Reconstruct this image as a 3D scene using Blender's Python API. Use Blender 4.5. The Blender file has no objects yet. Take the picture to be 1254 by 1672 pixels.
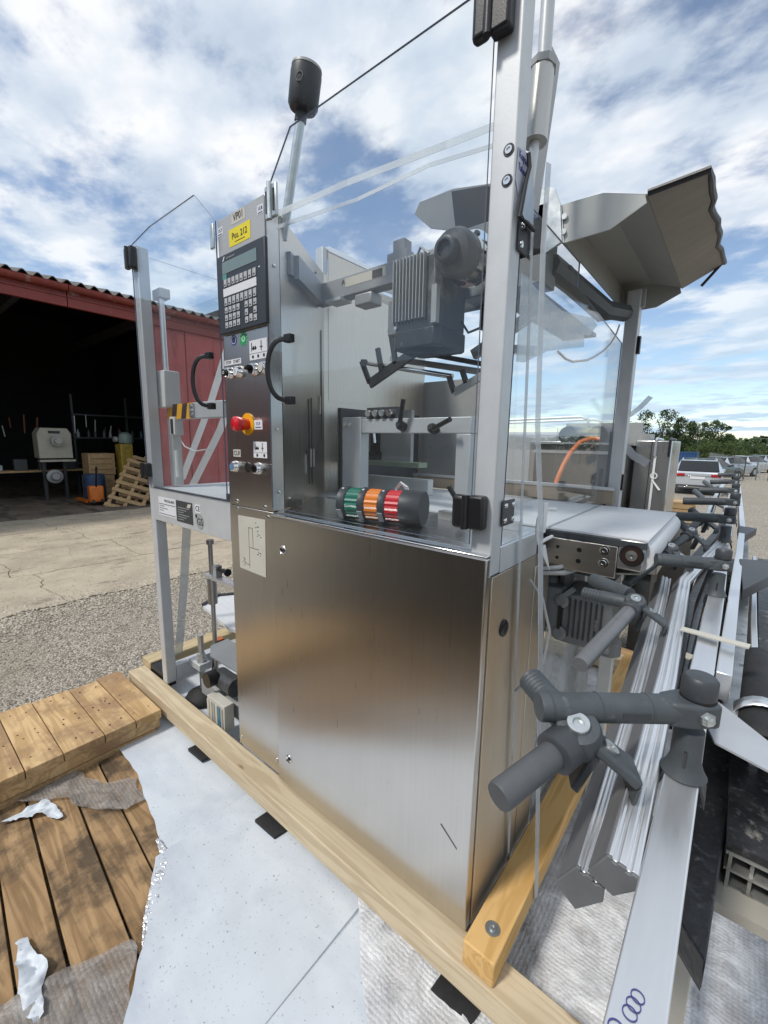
import bpy, bmesh, math, random
from mathutils import Vector, Matrix, noise
random.seed(7)
R = math.radians
C = bpy.context.scene
COL = C.collection
# ------------------------------------------------------------------ camera, sky, sun
cd = bpy.data.cameras.new('camera'); cam = bpy.data.objects.new('camera', cd); COL.objects.link(cam)
cam.location = (0.3806, -0.8049, 1.1882); cam.rotation_euler = (R(80.589), R(-1.0036), R(39.606))
cd.sensor_fit = 'HORIZONTAL'; cd.sensor_width = 36; cd.lens = 36*695.98/1254
cd.clip_start = .02; cd.clip_end = 2000
C.camera = cam
SUN_EL, SUN_AZ = R(52), R(200)          # direction the light comes from: azimuth counted clockwise from +Y
wd = bpy.data.worlds.new('World'); C.world = wd; wd.use_nodes = True
def world():
    nt = wd.node_tree; N = nt.nodes; L = nt.links; N.clear()
    def n(t, **k):
        x = N.new(t)
        for a, b in k.items(): setattr(x, a, b)
        return x
    def math_(op, a, b=None, c=None):
        m = n('ShaderNodeMath', operation=op)
        for i, v in enumerate((a, b, c)):
            if v is None: continue
            if isinstance(v, (int, float)): m.inputs[i].default_value = v
            else: L.new(v, m.inputs[i])
        return m.outputs[0]
    sky = n('ShaderNodeTexSky', sky_type='NISHITA'); sky.sun_disc = False
    sky.sun_elevation = SUN_EL; sky.sun_rotation = SUN_AZ; sky.air_density = 1.0; sky.dust_density = .15; sky.ozone_density = 1.5
    tc = n('ShaderNodeTexCoord'); sp = n('ShaderNodeSeparateXYZ'); L.new(tc.outputs['Generated'], sp.inputs[0])
    zz = math_('MAXIMUM', sp.outputs[2], 0.0); den = math_('ADD', zz, .10)
    px = math_('DIVIDE', sp.outputs[0], den); py = math_('DIVIDE', sp.outputs[1], den)
    cb = n('ShaderNodeCombineXYZ'); L.new(px, cb.inputs[0]); L.new(py, cb.inputs[1]); cb.inputs[2].default_value = 3.7
    mp = n('ShaderNodeMapping'); mp.inputs['Rotation'].default_value = (0, 0, R(52)); mp.inputs['Scale'].default_value = (.95, 1.25, 1)
    mp.inputs['Location'].default_value = (1.3, .4, 0)
    L.new(cb.outputs[0], mp.inputs[0])
    n1 = n('ShaderNodeTexNoise'); n1.inputs['Scale'].default_value = 1.0; n1.inputs['Detail'].default_value = 9; n1.inputs['Roughness'].default_value = .55
    n1.inputs['Distortion'].default_value = .1
    L.new(mp.outputs[0], n1.inputs[0])
    # coverage thins towards -X (left of the picture) and towards the horizon
    n4 = n('ShaderNodeTexNoise'); n4.inputs['Scale'].default_value = 3.4; n4.inputs['Detail'].default_value = 8; n4.inputs['Roughness'].default_value = .6; L.new(mp.outputs[0], n4.inputs[0])
    puff = math_('MULTIPLY_ADD', n4.outputs[0], .62, -.31)
    bias = math_('MULTIPLY', px, .03); f0 = math_('ADD', math_('ADD', n1.outputs[0], bias), puff)
    hz = n('ShaderNodeMapRange'); hz.inputs['From Min'].default_value = 0; hz.inputs['From Max'].default_value = .3
    hz.inputs['To Min'].default_value = -.02; hz.inputs['To Max'].default_value = .05; L.new(zz, hz.inputs[0])
    f1 = math_('ADD', f0, hz.outputs[0])
    cov = n('ShaderNodeMapRange', interpolation_type='SMOOTHSTEP'); cov.inputs['From Min'].default_value = .38; cov.inputs['From Max'].default_value = .57
    L.new(f1, cov.inputs[0])
    n2 = n('ShaderNodeTexNoise'); n2.inputs['Scale'].default_value = 3.0; n2.inputs['Detail'].default_value = 7; n2.inputs['Roughness'].default_value = .5
    mp2 = n('ShaderNodeMapping'); mp2.inputs['Location'].default_value = (7, 3, 1); L.new(mp.outputs[0], mp2.inputs[0]); L.new(mp2.outputs[0], n2.inputs[0])
    cr = n('ShaderNodeValToRGB'); e = cr.color_ramp.elements
    e[0].position = .34; e[0].color = (.56, .65, .77, 1); e[1].position = .60; e[1].color = (.97, .98, 1.0, 1)
    x = e.new(.48); x.color = (.72, .79, .88, 1)
    L.new(n2.outputs[0], cr.inputs[0])
    lowc = n('ShaderNodeMix', data_type='RGBA'); hf = n('ShaderNodeMapRange'); hf.inputs['From Min'].default_value = 0; hf.inputs['From Max'].default_value = .35
    hf.inputs['To Min'].default_value = .85; hf.inputs['To Max'].default_value = 0; L.new(zz, hf.inputs[0])
    L.new(hf.outputs[0], lowc.inputs[0]); L.new(cr.outputs[0], lowc.inputs[6]); lowc.inputs[7].default_value = (.46, .66, .86, 1)
    b1 = n('ShaderNodeBackground'); L.new(sky.outputs[0], b1.inputs[0]); b1.inputs[1].default_value = .15
    b2 = n('ShaderNodeBackground'); L.new(lowc.outputs[2], b2.inputs[0]); b2.inputs[1].default_value = 1.06
    fac = math_('MULTIPLY_ADD', cov.outputs[0], .86, .09)
    mx = n('ShaderNodeMixShader'); L.new(fac, mx.inputs[0]); L.new(b1.outputs[0], mx.inputs[1]); L.new(b2.outputs[0], mx.inputs[2])
    o = n('ShaderNodeOutputWorld'); L.new(mx.outputs[0], o.inputs[0])
world()
sd = bpy.data.lights.new('sun', 'SUN'); sd.energy = 2.6; sd.angle = R(8); sd.color = (1, .95, .88)
sun = bpy.data.objects.new('sun', sd); COL.objects.link(sun)
sdir = Vector((math.sin(SUN_AZ)*math.cos(SUN_EL), math.cos(SUN_AZ)*math.cos(SUN_EL), math.sin(SUN_EL)))
sun.rotation_euler = sdir.to_track_quat('Z', 'Y').to_euler(); sun.location = sdir*30
C.view_settings.view_transform = 'Standard'; C.view_settings.look = 'None'; C.view_settings.exposure = 0.0; C.view_settings.gamma = 1
C.view_settings.use_curve_mapping = False
C.cycles.max_bounces = 10; C.cycles.transparent_max_bounces = 24; C.cycles.glossy_bounces = 5; C.cycles.caustics_reflective = False
C.cycles.use_denoising = True

# ------------------------------------------------------------------ materials
MATS = {}
def mat(name, col, rough=.5, metal=0, var=.15, vscale=8, stretch=(1, 1, 1), bump=0, bscale=60, bstretch=None, col2=None, rvar=0, spots=None, alpha=None, coat=0, spec=.5, coord='Object', wear=None, detail=6, aniso=0, arot=.0):
    if name in MATS: return MATS[name]
    m = bpy.data.materials.new(name); m.use_nodes = True; nt = m.node_tree; N = nt.nodes; L = nt.links
    b = N['Principled BSDF']; b.inputs['Metallic'].default_value = metal; b.inputs['Roughness'].default_value = rough
    b.inputs['Specular IOR Level'].default_value = spec
    if coat: b.inputs['Coat Weight'].default_value = coat
    tc = N.new('ShaderNodeTexCoord'); mp = N.new('ShaderNodeMapping'); L.new(tc.outputs[coord], mp.inputs[0]); mp.inputs['Scale'].default_value = stretch
    nz = N.new('ShaderNodeTexNoise'); nz.inputs['Scale'].default_value = vscale; nz.inputs['Detail'].default_value = detail; nz.inputs['Roughness'].default_value = .62
    L.new(mp.outputs[0], nz.inputs[0])
    cr = N.new('ShaderNodeValToRGB'); e = cr.color_ramp.elements; e[0].position = .33; e[1].position = .67
    c2 = col2 or tuple(min(1, c*(1+var)) for c in col); c1 = col if col2 else tuple(c*(1-var) for c in col)
    e[0].color = (*c1, 1); e[1].color = (*c2, 1); L.new(nz.outputs[0], cr.inputs[0])
    out = cr.outputs[0]
    for sp in (spots or []):     # (colour, scale, threshold low, high, stretch)
        n3 = N.new('ShaderNodeTexNoise'); n3.inputs['Scale'].default_value = sp[1]; n3.inputs['Detail'].default_value = 5; n3.inputs['Roughness'].default_value = .6
        m3 = N.new('ShaderNodeMapping'); m3.inputs['Location'].default_value = (sp[1]*.37, 4.1, 2.3); L.new(tc.outputs[coord], m3.inputs[0])
        if len(sp) > 4: m3.inputs['Scale'].default_value = sp[4]
        L.new(m3.outputs[0], n3.inputs[0])
        r3 = N.new('ShaderNodeMapRange'); r3.inputs['From Min'].default_value = sp[2]; r3.inputs['From Max'].default_value = sp[3]; L.new(n3.outputs[0], r3.inputs[0])
        mx = N.new('ShaderNodeMix'); mx.data_type = 'RGBA'; L.new(r3.outputs[0], mx.inputs[0]); L.new(out, mx.inputs[6]); mx.inputs[7].default_value = (*sp[0], 1); out = mx.outputs[2]
    L.new(out, b.inputs['Base Color'])
    if rvar:
        rr = N.new('ShaderNodeMapRange'); rr.inputs['To Min'].default_value = max(.02, rough-rvar); rr.inputs['To Max'].default_value = rough+rvar
        rr.inputs['From Min'].default_value = .3; rr.inputs['From Max'].default_value = .7
        L.new(nz.outputs[0], rr.inputs[0]); L.new(rr.outputs[0], b.inputs['Roughness'])
    if bump:
        n2 = N.new('ShaderNodeTexNoise'); n2.inputs['Scale'].default_value = bscale; n2.inputs['Detail'].default_value = 4
        if bstretch:
            m2 = N.new('ShaderNodeMapping'); m2.inputs['Scale'].default_value = bstretch; L.new(tc.outputs[coord], m2.inputs[0]); L.new(m2.outputs[0], n2.inputs[0])
        else: L.new(mp.outputs[0], n2.inputs[0])
        bp = N.new('ShaderNodeBump'); bp.inputs['Strength'].default_value = bump; bp.inputs['Distance'].default_value = .004
        L.new(n2.outputs[0], bp.inputs['Height']); L.new(bp.outputs[0], b.inputs['Normal'])
    if aniso:
        gN = N.new('ShaderNodeNewGeometry'); cx = N.new('ShaderNodeVectorMath'); cx.operation = 'CROSS_PRODUCT'; L.new(gN.outputs['True Normal'], cx.inputs[0]); cx.inputs[1].default_value = (0, .001, 1)
        L.new(cx.outputs[0], b.inputs['Tangent']); b.inputs['Anisotropic'].default_value = aniso; b.inputs['Anisotropic Rotation'].default_value = arot
    MATS[name] = m; return m
STEEL = mat('brushed_steel', (.60, .58, .55), .29, 1, .03, 4, (30, 30, .6), .012, 3, (200, 200, 2), rvar=.02,
            spots=[((.42, .40, .37), 26, .72, .80), ((.66, .64, .60), 1.6, .5, .75, (1, 1, .5))], aniso=.75)
STEELH = mat('brushed_steel_plain', (.55, .52, .48), .3, 1, .05, 4, (2, 2, 40), .03, 3, (3, 200, 200), rvar=.03)
STEELD = mat('dull_steel', (.46, .46, .45), .42, 1, .1, 6, rvar=.08)
INNER = mat('inner_brushed_steel', (.58, .53, .46), .30, 1, .04, 4, (30, 30, .8), .03, 3, (200, 200, 2), rvar=.04)
STEELS = mat('side_brushed_steel', (.66, .60, .50), .40, .85, .06, 4, (30, 30, .8), .03, 3, (200, 200, 2), rvar=.04, spots=[((.55, .42, .25), 1.3, .5, .75, (1, 1, .5))])
STEELL = mat('light_steel', (.62, .62, .60), .30, .95, .12, 2, (1, 1, .4), rvar=.08)
ARMG = mat('arm_grey', (.33, .345, .36), .42, .25, .06, 12)
SHELF = mat('shelf_steel', (.62, .62, .61), .24, 1, .05, 5, (3, 40, 3), .06, 3, (2, 160, 2), rvar=.05)
CHROME = mat('polished_steel', (.75, .75, .74), .12, 1, .03, 10)
ZINC = mat('galvanised', (.55, .58, .58), .38, .9, .15, 30, rvar=.1)
ALU = mat('anodised_aluminium', (.60, .61, .62), .34, .75, .04, 5, (8, 8, 1), .03, 200)
ALUB = mat('bright_aluminium', (.78, .79, .80), .34, .85, .04, 6, (12, 1, 12), .015, 5, (160, 3, 160), rvar=.05, spots=[((.5, .5, .5), 45, .74, .8)])
INSERT = mat('grey_insert', (.15, .155, .165), .45, 0, .1, 8, (20, 1, 20))
MOTG = mat('cast_motor_grey', (.062, .066, .069), .45, .2, .12, 12, bump=.2, bscale=60, spots=[((.16, .165, .17), 14, .58, .72), ((.09, .09, .09), 30, .68, .76)])
ALUG = mat('silver_frame_paint', (.58, .60, .61), .42, .25, .05, 12, bump=.03, bscale=300, spots=[((.38, .39, .4), 60, .70, .78)])
GREY = mat('grey_paint', (.22, .235, .245), .45, .1, .06, 12, bump=.05, bscale=200)
GREYL = mat('light_grey_paint', (.36, .37, .365), .45, .05, .07, 7, spots=[((.24, .24, .23), 18, .66, .8)])
GREYP = mat('grey_plastic', (.062, .073, .080), .5, 0, .16, 26, bump=.14, bscale=420, spots=[((.13, .145, .155), 60, .62, .78)])
DGREY = mat('dark_grey', (.045, .05, .055), .45, 0, .15, 15, bump=.05, bscale=200)
BLACK = mat('black_plastic', (.012, .012, .013), .38, 0, .2, 20, bump=.05, bscale=300)
RUBBER = mat('black_rubber', (.018, .018, .019), .7, 0, .25, 30, bump=.2, bscale=120)
WHITE = mat('white_plastic', (.72, .72, .70), .4, 0, .05, 12)
BELT = mat('white_belt', (.66, .68, .70), .5, 0, .04, 5, (1, 30, 1), .5, 5, (.6, 90, 1), spots=[((.56, .57, .58), 9, .6, .8, (1, 12, 1))])
BEIGE = mat('beige_paint', (.36, .34, .29), .5, 0, .06, 8)
HOPPER = mat('hopper_shaded_grey', (.34, .34, .315), .45, .05, .05, 5, spots=[((.27, .265, .24), 9, .6, .78)])  # darker copy for the underside sheets, shade put into the paint colour
HOPPER_LIT = mat('hopper_lit_grey', (.56, .58, .56), .4, 0, .05, 5)  # lighter copy for the near plate, daylight put into the paint colour
FLAP = mat('flap_tan', (.26, .235, .20), .55, .1, .08, 6, spots=[((.4, .37, .3), 14, .68, .8)])
RED = mat('signal_red', (.62, .012, .02), .25, 0, .05, 8, coat=.5)
ORANGE = mat('signal_orange', (.85, .22, .01), .25, 0, .05, 8, coat=.5)
GREEN = mat('signal_green', (.004, .16, .105), .25, 0, .05, 8, coat=.5)
YELLOW = mat('yellow_print', (.80, .66, .01), .45, 0, .03, 8)
ORNG2 = mat('safety_yellow', (.85, .42, .01), .4, 0, .05, 8)
HOSE = mat('orange_hose', (.75, .19, .05), .45, 0, .08, 12)
PAPER = mat('paper_label', (.72, .73, .75), .6, 0, .03, 10)
PAPERG = mat('faded_paper', (.55, .53, .46), .55, 0, .05, 10)
INK = mat('ink', (.03, .03, .035), .6, 0, .1, 10)
INKB = mat('blue_ink', (.06, .07, .25), .6, 0, .1, 10)
BLUEP = mat('blue_print', (.01, .03, .22), .5, 0, .05, 10)
GREENP = mat('green_print', (.01, .40, .10), .5, 0, .05, 10)
KEY = mat('key_grey', (.46, .47, .48), .5, 0, .05, 10)
LCD = mat('lcd', (.17, .235, .225), .2, 0, .03, 6)
PANELD = mat('panel_dark', (.033, .038, .046), .42, 0, .08, 10)
STRAP = None
def wood(name, c1, c2, axis, stain=None, rough=.7, knots=(.16, .09, .04)):
    if name in MATS: return MATS[name]
    m = bpy.data.materials.new(name); m.use_nodes = True; nt = m.node_tree; N = nt.nodes; L = nt.links
    b = N['Principled BSDF']; b.inputs['Roughness'].default_value = rough; b.inputs['Specular IOR Level'].default_value = .3
    tc = N.new('ShaderNodeTexCoord'); oi = N.new('ShaderNodeObjectInfo'); va = N.new('ShaderNodeVectorMath'); va.operation = 'MULTIPLY_ADD'
    cx = N.new('ShaderNodeCombineXYZ')
    for i in range(3): L.new(oi.outputs['Random'], cx.inputs[i])
    L.new(cx.outputs[0], va.inputs[0]); va.inputs[1].default_value = (13, 17, 9); L.new(tc.outputs['Object'], va.inputs[2])
    mp = N.new('ShaderNodeMapping'); s = [9, 9, 9]; s[axis] = .8; mp.inputs['Scale'].default_value = s; L.new(va.outputs[0], mp.inputs[0])
    n1 = N.new('ShaderNodeTexNoise'); n1.inputs['Scale'].default_value = 2.2; n1.inputs['Detail'].default_value = 5; n1.inputs['Distortion'].default_value = .8; L.new(mp.outputs[0], n1.inputs[0])
    wv = N.new('ShaderNodeMath'); wv.operation = 'MULTIPLY'; L.new(n1.outputs[0], wv.inputs[0]); wv.inputs[1].default_value = 26
    sn = N.new('ShaderNodeMath'); sn.operation = 'SINE'; L.new(wv.outputs[0], sn.inputs[0])
    mr = N.new('ShaderNodeMapRange'); mr.inputs['From Min'].default_value = -1; L.new(sn.outputs[0], mr.inputs[0])
    n0 = N.new('ShaderNodeTexNoise'); n0.inputs['Scale'].default_value = 5; n0.inputs['Detail'].default_value = 6; L.new(va.outputs[0], n0.inputs[0])
    mm = N.new('ShaderNodeMix'); mm.inputs[0].default_value = .62; L.new(mr.outputs[0], mm.inputs[2]); L.new(n0.outputs[0], mm.inputs[3])
    cr = N.new('ShaderNodeValToRGB'); e = cr.color_ramp.elements; e[0].position = .25; e[1].position = .75; e[0].color = (*c1, 1); e[1].color = (*c2, 1); L.new(mm.outputs[0], cr.inputs[0])
    out = cr.outputs[0]
    def over(col, node_out, lo, hi, k=1):
        nonlocal out
        r3 = N.new('ShaderNodeMapRange'); r3.inputs['From Min'].default_value = lo; r3.inputs['From Max'].default_value = hi; r3.inputs['To Max'].default_value = k
        L.new(node_out, r3.inputs[0]); mx = N.new('ShaderNodeMix'); mx.data_type = 'RGBA'
        L.new(r3.outputs[0], mx.inputs[0]); L.new(out, mx.inputs[6]); mx.inputs[7].default_value = (*col, 1); out = mx.outputs[2]
    vo = N.new('ShaderNodeTexVoronoi'); vo.inputs['Scale'].default_value = 1; m4 = N.new('ShaderNodeMapping'); s4 = [11, 11, 11]; s4[axis] = 3.2; m4.inputs['Scale'].default_value = s4
    L.new(va.outputs[0], m4.inputs[0]); L.new(m4.outputs[0], vo.inputs[0])
    over(knots, vo.outputs['Distance'], .085, .03, .85)
    if stain:
        ns = N.new('ShaderNodeTexNoise'); ns.inputs['Scale'].default_value = 4.2; ns.inputs['Detail'].default_value = 7; ns.inputs['Roughness'].default_value = .68; L.new(va.outputs[0], ns.inputs[0])
        over(stain, ns.outputs[0], .46, .60, .85)
    L.new(out, b.inputs['Base Color'])
    bp = N.new('ShaderNodeBump'); bp.inputs['Strength'].default_value = .25; bp.inputs['Distance'].default_value = .003; L.new(mm.outputs[0], bp.inputs['Height']); L.new(bp.outputs[0], b.inputs['Normal'])
    MATS[name] = m; return m
PINE_X = wood('pine_along_x', (.50, .40, .26), (.66, .55, .38), 0, knots=(.2, .12, .06))
PINE_Y = wood('pine_along_y', (.56, .33, .11), (.74, .47, .19), 1, knots=(.3, .17, .07))
PINE_YP = wood('pale_pine_along_y', (.44, .35, .20), (.58, .47, .29), 1)
DECK_X = wood('deck_wood', (.45, .285, .13), (.68, .475, .245), 0, stain=(.32, .20, .11))
PLANK_X = wood('weathered_plank', (.25, .155, .075), (.46, .30, .155), 0, stain=(.060, .046, .034), rough=.8)
PALL = wood('pallet_wood', (.34, .22, .11), (.52, .36, .19), 0)
def glassy(name, tint, refl=.9, haze=0, hazecol=(.8, .85, .9), rough=.02):
    m = bpy.data.materials.new(name); m.use_nodes = True; nt = m.node_tree; N = nt.nodes; L = nt.links; N.clear()
    t = N.new('ShaderNodeBsdfTransparent'); t.inputs[0].default_value = (*tint, 1)
    g = N.new('ShaderNodeBsdfGlossy'); g.inputs['Roughness'].default_value = rough; g.inputs[0].default_value = (refl, refl, refl, 1)
    lw = N.new('ShaderNodeLayerWeight'); lw.inputs[0].default_value = .5; pw_ = N.new('ShaderNodeMath'); pw_.operation = 'POWER'; pw_.inputs[1].default_value = 4; L.new(lw.outputs['Facing'], pw_.inputs[0])
    f = N.new('ShaderNodeMath'); f.operation = 'MULTIPLY_ADD'; f.inputs[1].default_value = .55; f.inputs[2].default_value = .022; L.new(pw_.outputs[0], f.inputs[0])
    o = N.new('ShaderNodeOutputMaterial'); mx = N.new('ShaderNodeMixShader'); L.new(f.outputs[0], mx.inputs[0]); L.new(t.outputs[0], mx.inputs[1]); L.new(g.outputs[0], mx.inputs[2])
    last = mx
    if haze:
        d = N.new('ShaderNodeBsdfDiffuse'); d.inputs[0].default_value = (*hazecol, 1); m2 = N.new('ShaderNodeMixShader')
        tc = N.new('ShaderNodeTexCoord'); nz = N.new('ShaderNodeTexNoise'); nz.inputs['Scale'].default_value = 7; nz.inputs['Detail'].default_value = 5; L.new(tc.outputs['Object'], nz.inputs[0])
        mu = N.new('ShaderNodeMath'); mu.operation = 'MULTIPLY'; mu.inputs[1].default_value = haze*2; L.new(nz.outputs[0], mu.inputs[0])
        L.new(mu.outputs[0], m2.inputs[0]); L.new(last.outputs[0], m2.inputs[1]); L.new(d.outputs[0], m2.inputs[2]); last = m2
    L.new(last.outputs[0], o.inputs[0]); MATS[name] = m; return m
PANE = glassy('clear_polycarbonate', (.965, .98, .985), .9, .008)
PANE_EDGE = mat('polycarbonate_edge', (.16, .19, .25), .2, 0, .1, 20)
STRAPC = glassy('translucent_strap', (.80, .83, .84), .3, .40, (.78, .80, .82), .35)
STRAPW = mat('white_strap', (.80, .81, .82), .4, 0, .05, 20, bump=.05, bscale=200)
FILM = glassy('milky_film', (.85, .87, .87), .7, .28, (.75, .77, .77), .25)
CARGLASS = mat('car_glass', (.02, .024, .028), .06, 0, .1, 5)

# ------------------------------------------------------------------ mesh helpers
class M:
    def __init__(s): s.v = []; s.f = []; s.sm = []; s.mi = []
    def add(s, vs, fs, sm=False, mi=0):
        o = len(s.v); s.v += [tuple(v) for v in vs]
        for f in fs: s.f.append(tuple(i+o for i in f)); s.sm.append(sm); s.mi.append(mi)
        return s
    def box(s, x0, x1, y0, y1, z0, z1, mi=0):
        v = [(x0, y0, z0), (x1, y0, z0), (x1, y1, z0), (x0, y1, z0), (x0, y0, z1), (x1, y0, z1), (x1, y1, z1), (x0, y1, z1)]
        return s.add(v, [(0, 3, 2, 1), (4, 5, 6, 7), (0, 1, 5, 4), (1, 2, 6, 5), (2, 3, 7, 6), (3, 0, 4, 7)], mi=mi)
    def fbox(s, c, a, b, d, mi=0):      # centre and three half axes
        c, a, b, d = map(Vector, (c, a, b, d))
        v = [c-a-b-d, c+a-b-d, c+a+b-d, c-a+b-d, c-a-b+d, c+a-b+d, c+a+b+d, c-a+b+d]
        return s.add(v, [(0, 3, 2, 1), (4, 5, 6, 7), (0, 1, 5, 4), (1, 2, 6, 5), (2, 3, 7, 6), (3, 0, 4, 7)], mi=mi)
    def bar(s, p, q, w, h, up=(0, 0, 1), mi=0):
        p, q = Vector(p), Vector(q); d = q-p; l = d.length; d.normalize(); sd_ = d.cross(Vector(up)); sd_.normalize(); u = sd_.cross(d)
        return s.fbox((p+q)/2, d*l/2, sd_*w/2, u*h/2, mi)
    def prism(s, pts, vec, mi=0, side_mi=None):
        pts = [Vector(p) for p in pts]; vec = Vector(vec); n = len(pts)
        s.add(pts+[p+vec for p in pts], [tuple(range(n))[::-1], tuple(range(n, 2*n))], mi=mi)
        o = len(s.v)-2*n
        for i in range(n):
            j = (i+1) % n; s.f.append((o+i, o+j, o+n+j, o+n+i)); s.sm.append(False); s.mi.append(mi if side_mi is None else side_mi)
        return s
    def cyl(s, p, q, r, r2=None, n=18, cap=True, mi=0, sm=True):
        p, q = Vector(p), Vector(q); d = (q-p).normalized(); a = d.orthogonal().normalized(); b = d.cross(a); r2 = r if r2 is None else r2
        v = []
        for i in range(n):
            t = 2*math.pi*i/n; k = a*math.cos(t)+b*math.sin(t); v += [p+k*r, q+k*r2]
        o = len(s.v); s.add(v, [(2*i, 2*((i+1) % n), 2*((i+1) % n)+1, 2*i+1) for i in range(n)], sm, mi)
        if cap: s.add([], [tuple(o-len(s.v)+2*i for i in range(n))[::-1], tuple(o-len(s.v)+2*i+1 for i in range(n))], False, mi)
        return s
    def tube(s, path, r, n=8, mi=0):
        P = [Vector(p) for p in path]; rings = []; a = None
        for i, p in enumerate(P):
            d = (P[min(i+1, len(P)-1)]-P[max(i-1, 0)]).normalized()
            a = d.orthogonal().normalized() if a is None else (a-d*a.dot(d)).normalized(); b = d.cross(a)
            rings.append([p+(a*math.cos(2*math.pi*k/n)+b*math.sin(2*math.pi*k/n))*r for k in range(n)])
        v = [q for g in rings for q in g]; fs = []
        for i in range(len(P)-1):
            for k in range(n): fs.append((i*n+k, i*n+(k+1) % n, (i+1)*n+(k+1) % n, (i+1)*n+k))
        s.add(v, fs, True, mi); o = len(s.v)-len(v)
        s.add([], [tuple(o-len(s.v)+k for k in range(n))[::-1], tuple(o-len(s.v)+(len(P)-1)*n+k for k in range(n))], False, mi)
        return s
    def sweep(s, sec, path, mi=0):      # sec: list of points given relative to path[0]; moved along path, closed ends
        n = len(sec); P = [Vector(p) for p in path]; v = []
        for p in P: v += [Vector(q)+p-P[0] for q in sec]
        fs = []
        for i in range(len(P)-1):
            for k in range(n): fs.append((i*n+k, i*n+(k+1) % n, (i+1)*n+(k+1) % n, (i+1)*n+k))
        fs += [tuple(range(n))[::-1], tuple((len(P)-1)*n+k for k in range(n))]
        return s.add(v, fs, False, mi)
    def ring(s, c, ax, ro, ri, h, n=24, mi=0):
        c, ax = Vector(c), Vector(ax).normalized(); a = ax.orthogonal().normalized(); b = ax.cross(a); v = []
        for i in range(n):
            t = 2*math.pi*i/n; k = a*math.cos(t)+b*math.sin(t); v += [c+k*ro, c+k*ri, c+k*ri+ax*h, c+k*ro+ax*h]
        fs = []
        for i in range(n):
            j = (i+1) % n
            for q in range(4): fs.append((4*i+q, 4*j+q, 4*j+(q+1) % 4, 4*i+(q+1) % 4))
        return s.add(v, fs, True, mi)
    def lathe(s, c, ax, prof, n=24, mi=0):   # prof: (radius, height)
        c, ax = Vector(c), Vector(ax).normalized(); a = ax.orthogonal().normalized(); b = ax.cross(a); v = []
        for r_, h_ in prof:
            for i in range(n):
                t = 2*math.pi*i/n; v.append(c+ax*h_+(a*math.cos(t)+b*math.sin(t))*r_)
        fs = [(p*n+i, p*n+(i+1) % n, (p+1)*n+(i+1) % n, (p+1)*n+i) for p in range(len(prof)-1) for i in range(n)]
        s.add(v, fs, True, mi); o = len(s.v)-len(v)
        return s.add([], [tuple(o-len(s.v)+i for i in range(n))[::-1], tuple(o-len(s.v)+(len(prof)-1)*n+i for i in range(n))], False, mi)
    def build(s, name, mats, parent=None, bevel=0, seg=2, label=None, cat=None, group=None, kind=None, fixn=True):
        me = bpy.data.meshes.new(name)
        org = Vector((0, 0, 0))
        if parent is None and kind is None and s.v:
            xs, ys, zs = zip(*s.v); org = Vector(((min(xs)+max(xs))/2, (min(ys)+max(ys))/2, min(zs)))
        me.from_pydata([tuple(Vector(v)-org) for v in s.v], [], s.f); me.update()
        if not isinstance(mats, (list, tuple)): mats = [mats]
        for m in mats: me.materials.append(m)
        me.polygons.foreach_set('use_smooth', s.sm); me.polygons.foreach_set('material_index', s.mi)
        if fixn:
            bm = bmesh.new(); bm.from_mesh(me); bmesh.ops.recalc_face_normals(bm, faces=bm.faces); bm.to_mesh(me); bm.free()
        o = bpy.data.objects.new(name, me); COL.objects.link(o); o.location = org
        if bevel:
            b = o.modifiers.new('bevel', 'BEVEL'); b.width = bevel; b.segments = seg; b.limit_method = 'ANGLE'; b.angle_limit = R(40); b.harden_normals = False
            if hasattr(me, 'set_sharp_from_angle'): me.set_sharp_from_angle(angle=R(40))
        elif any(s.sm): me.set_sharp_from_angle(angle=R(40))
        ABS[o.name] = Vector(org)
        par(o, parent); tag(o, label, cat, group, kind); return o
ABS = {}
def par(o, parent):
    if parent is None: return
    o.parent = parent; p = Vector((0, 0, 0)); q = parent
    o.matrix_parent_inverse = Matrix.Translation(-ABS.get(parent.name, Vector((0, 0, 0))))
    ABS[o.name] = o.location.copy()
def tag(o, label=None, cat=None, group=None, kind=None):
    if label: o['label'] = label
    if cat: o['category'] = cat
    if group: o['group'] = group
    if kind: o['kind'] = kind
def thing(name, loc, label, cat, group=None):
    o = bpy.data.objects.new(name, None); COL.objects.link(o); o.location = loc; o.empty_display_size = .05; ABS[o.name] = Vector(loc); tag(o, label, cat, group); return o
def kids(o): return [c for c in bpy.data.objects if c.parent == o]
def dup(root, loc, rotz=0, label=None, scale=1):
    ks = kids(root); r = root.copy(); COL.objects.link(r); r.location = loc; r.rotation_euler = (0, 0, rotz); r.scale = (scale,)*3
    if label: r['label'] = label
    for c in ks:
        k2 = kids(c); n = c.copy(); COL.objects.link(n); n.parent = r
        for g in k2: h = g.copy(); COL.objects.link(h); h.parent = n
    return r
def text(body, name, loc, rot, size, m, parent=None, ext=.0004, align='CENTER', sx=1):
    c = bpy.data.curves.new(name, 'FONT'); c.body = body; c.size = size; c.extrude = ext; c.align_x = align; c.align_y = 'CENTER'; c.materials.append(m); c.space_line = .8
    c.resolution_u = 3
    tmp = bpy.data.objects.new('tmp', c); me = bpy.data.meshes.new_from_object(tmp); bpy.data.objects.remove(tmp); me.name = name
    o = bpy.data.objects.new(name, me); COL.objects.link(o); o.location = loc; o.rotation_euler = rot; o.scale = (sx, 1, 1)
    if parent:
        o.parent = parent; o.matrix_parent_inverse = Matrix.Translation(-ABS.get(parent.name, Vector((0, 0, 0))))
    return o
FRONT = (R(90), 0, 0); SIDE = (R(90), 0, R(90))
def S(name, m, mats, **k): return m.build(name, mats, kind='structure', **k)
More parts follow.
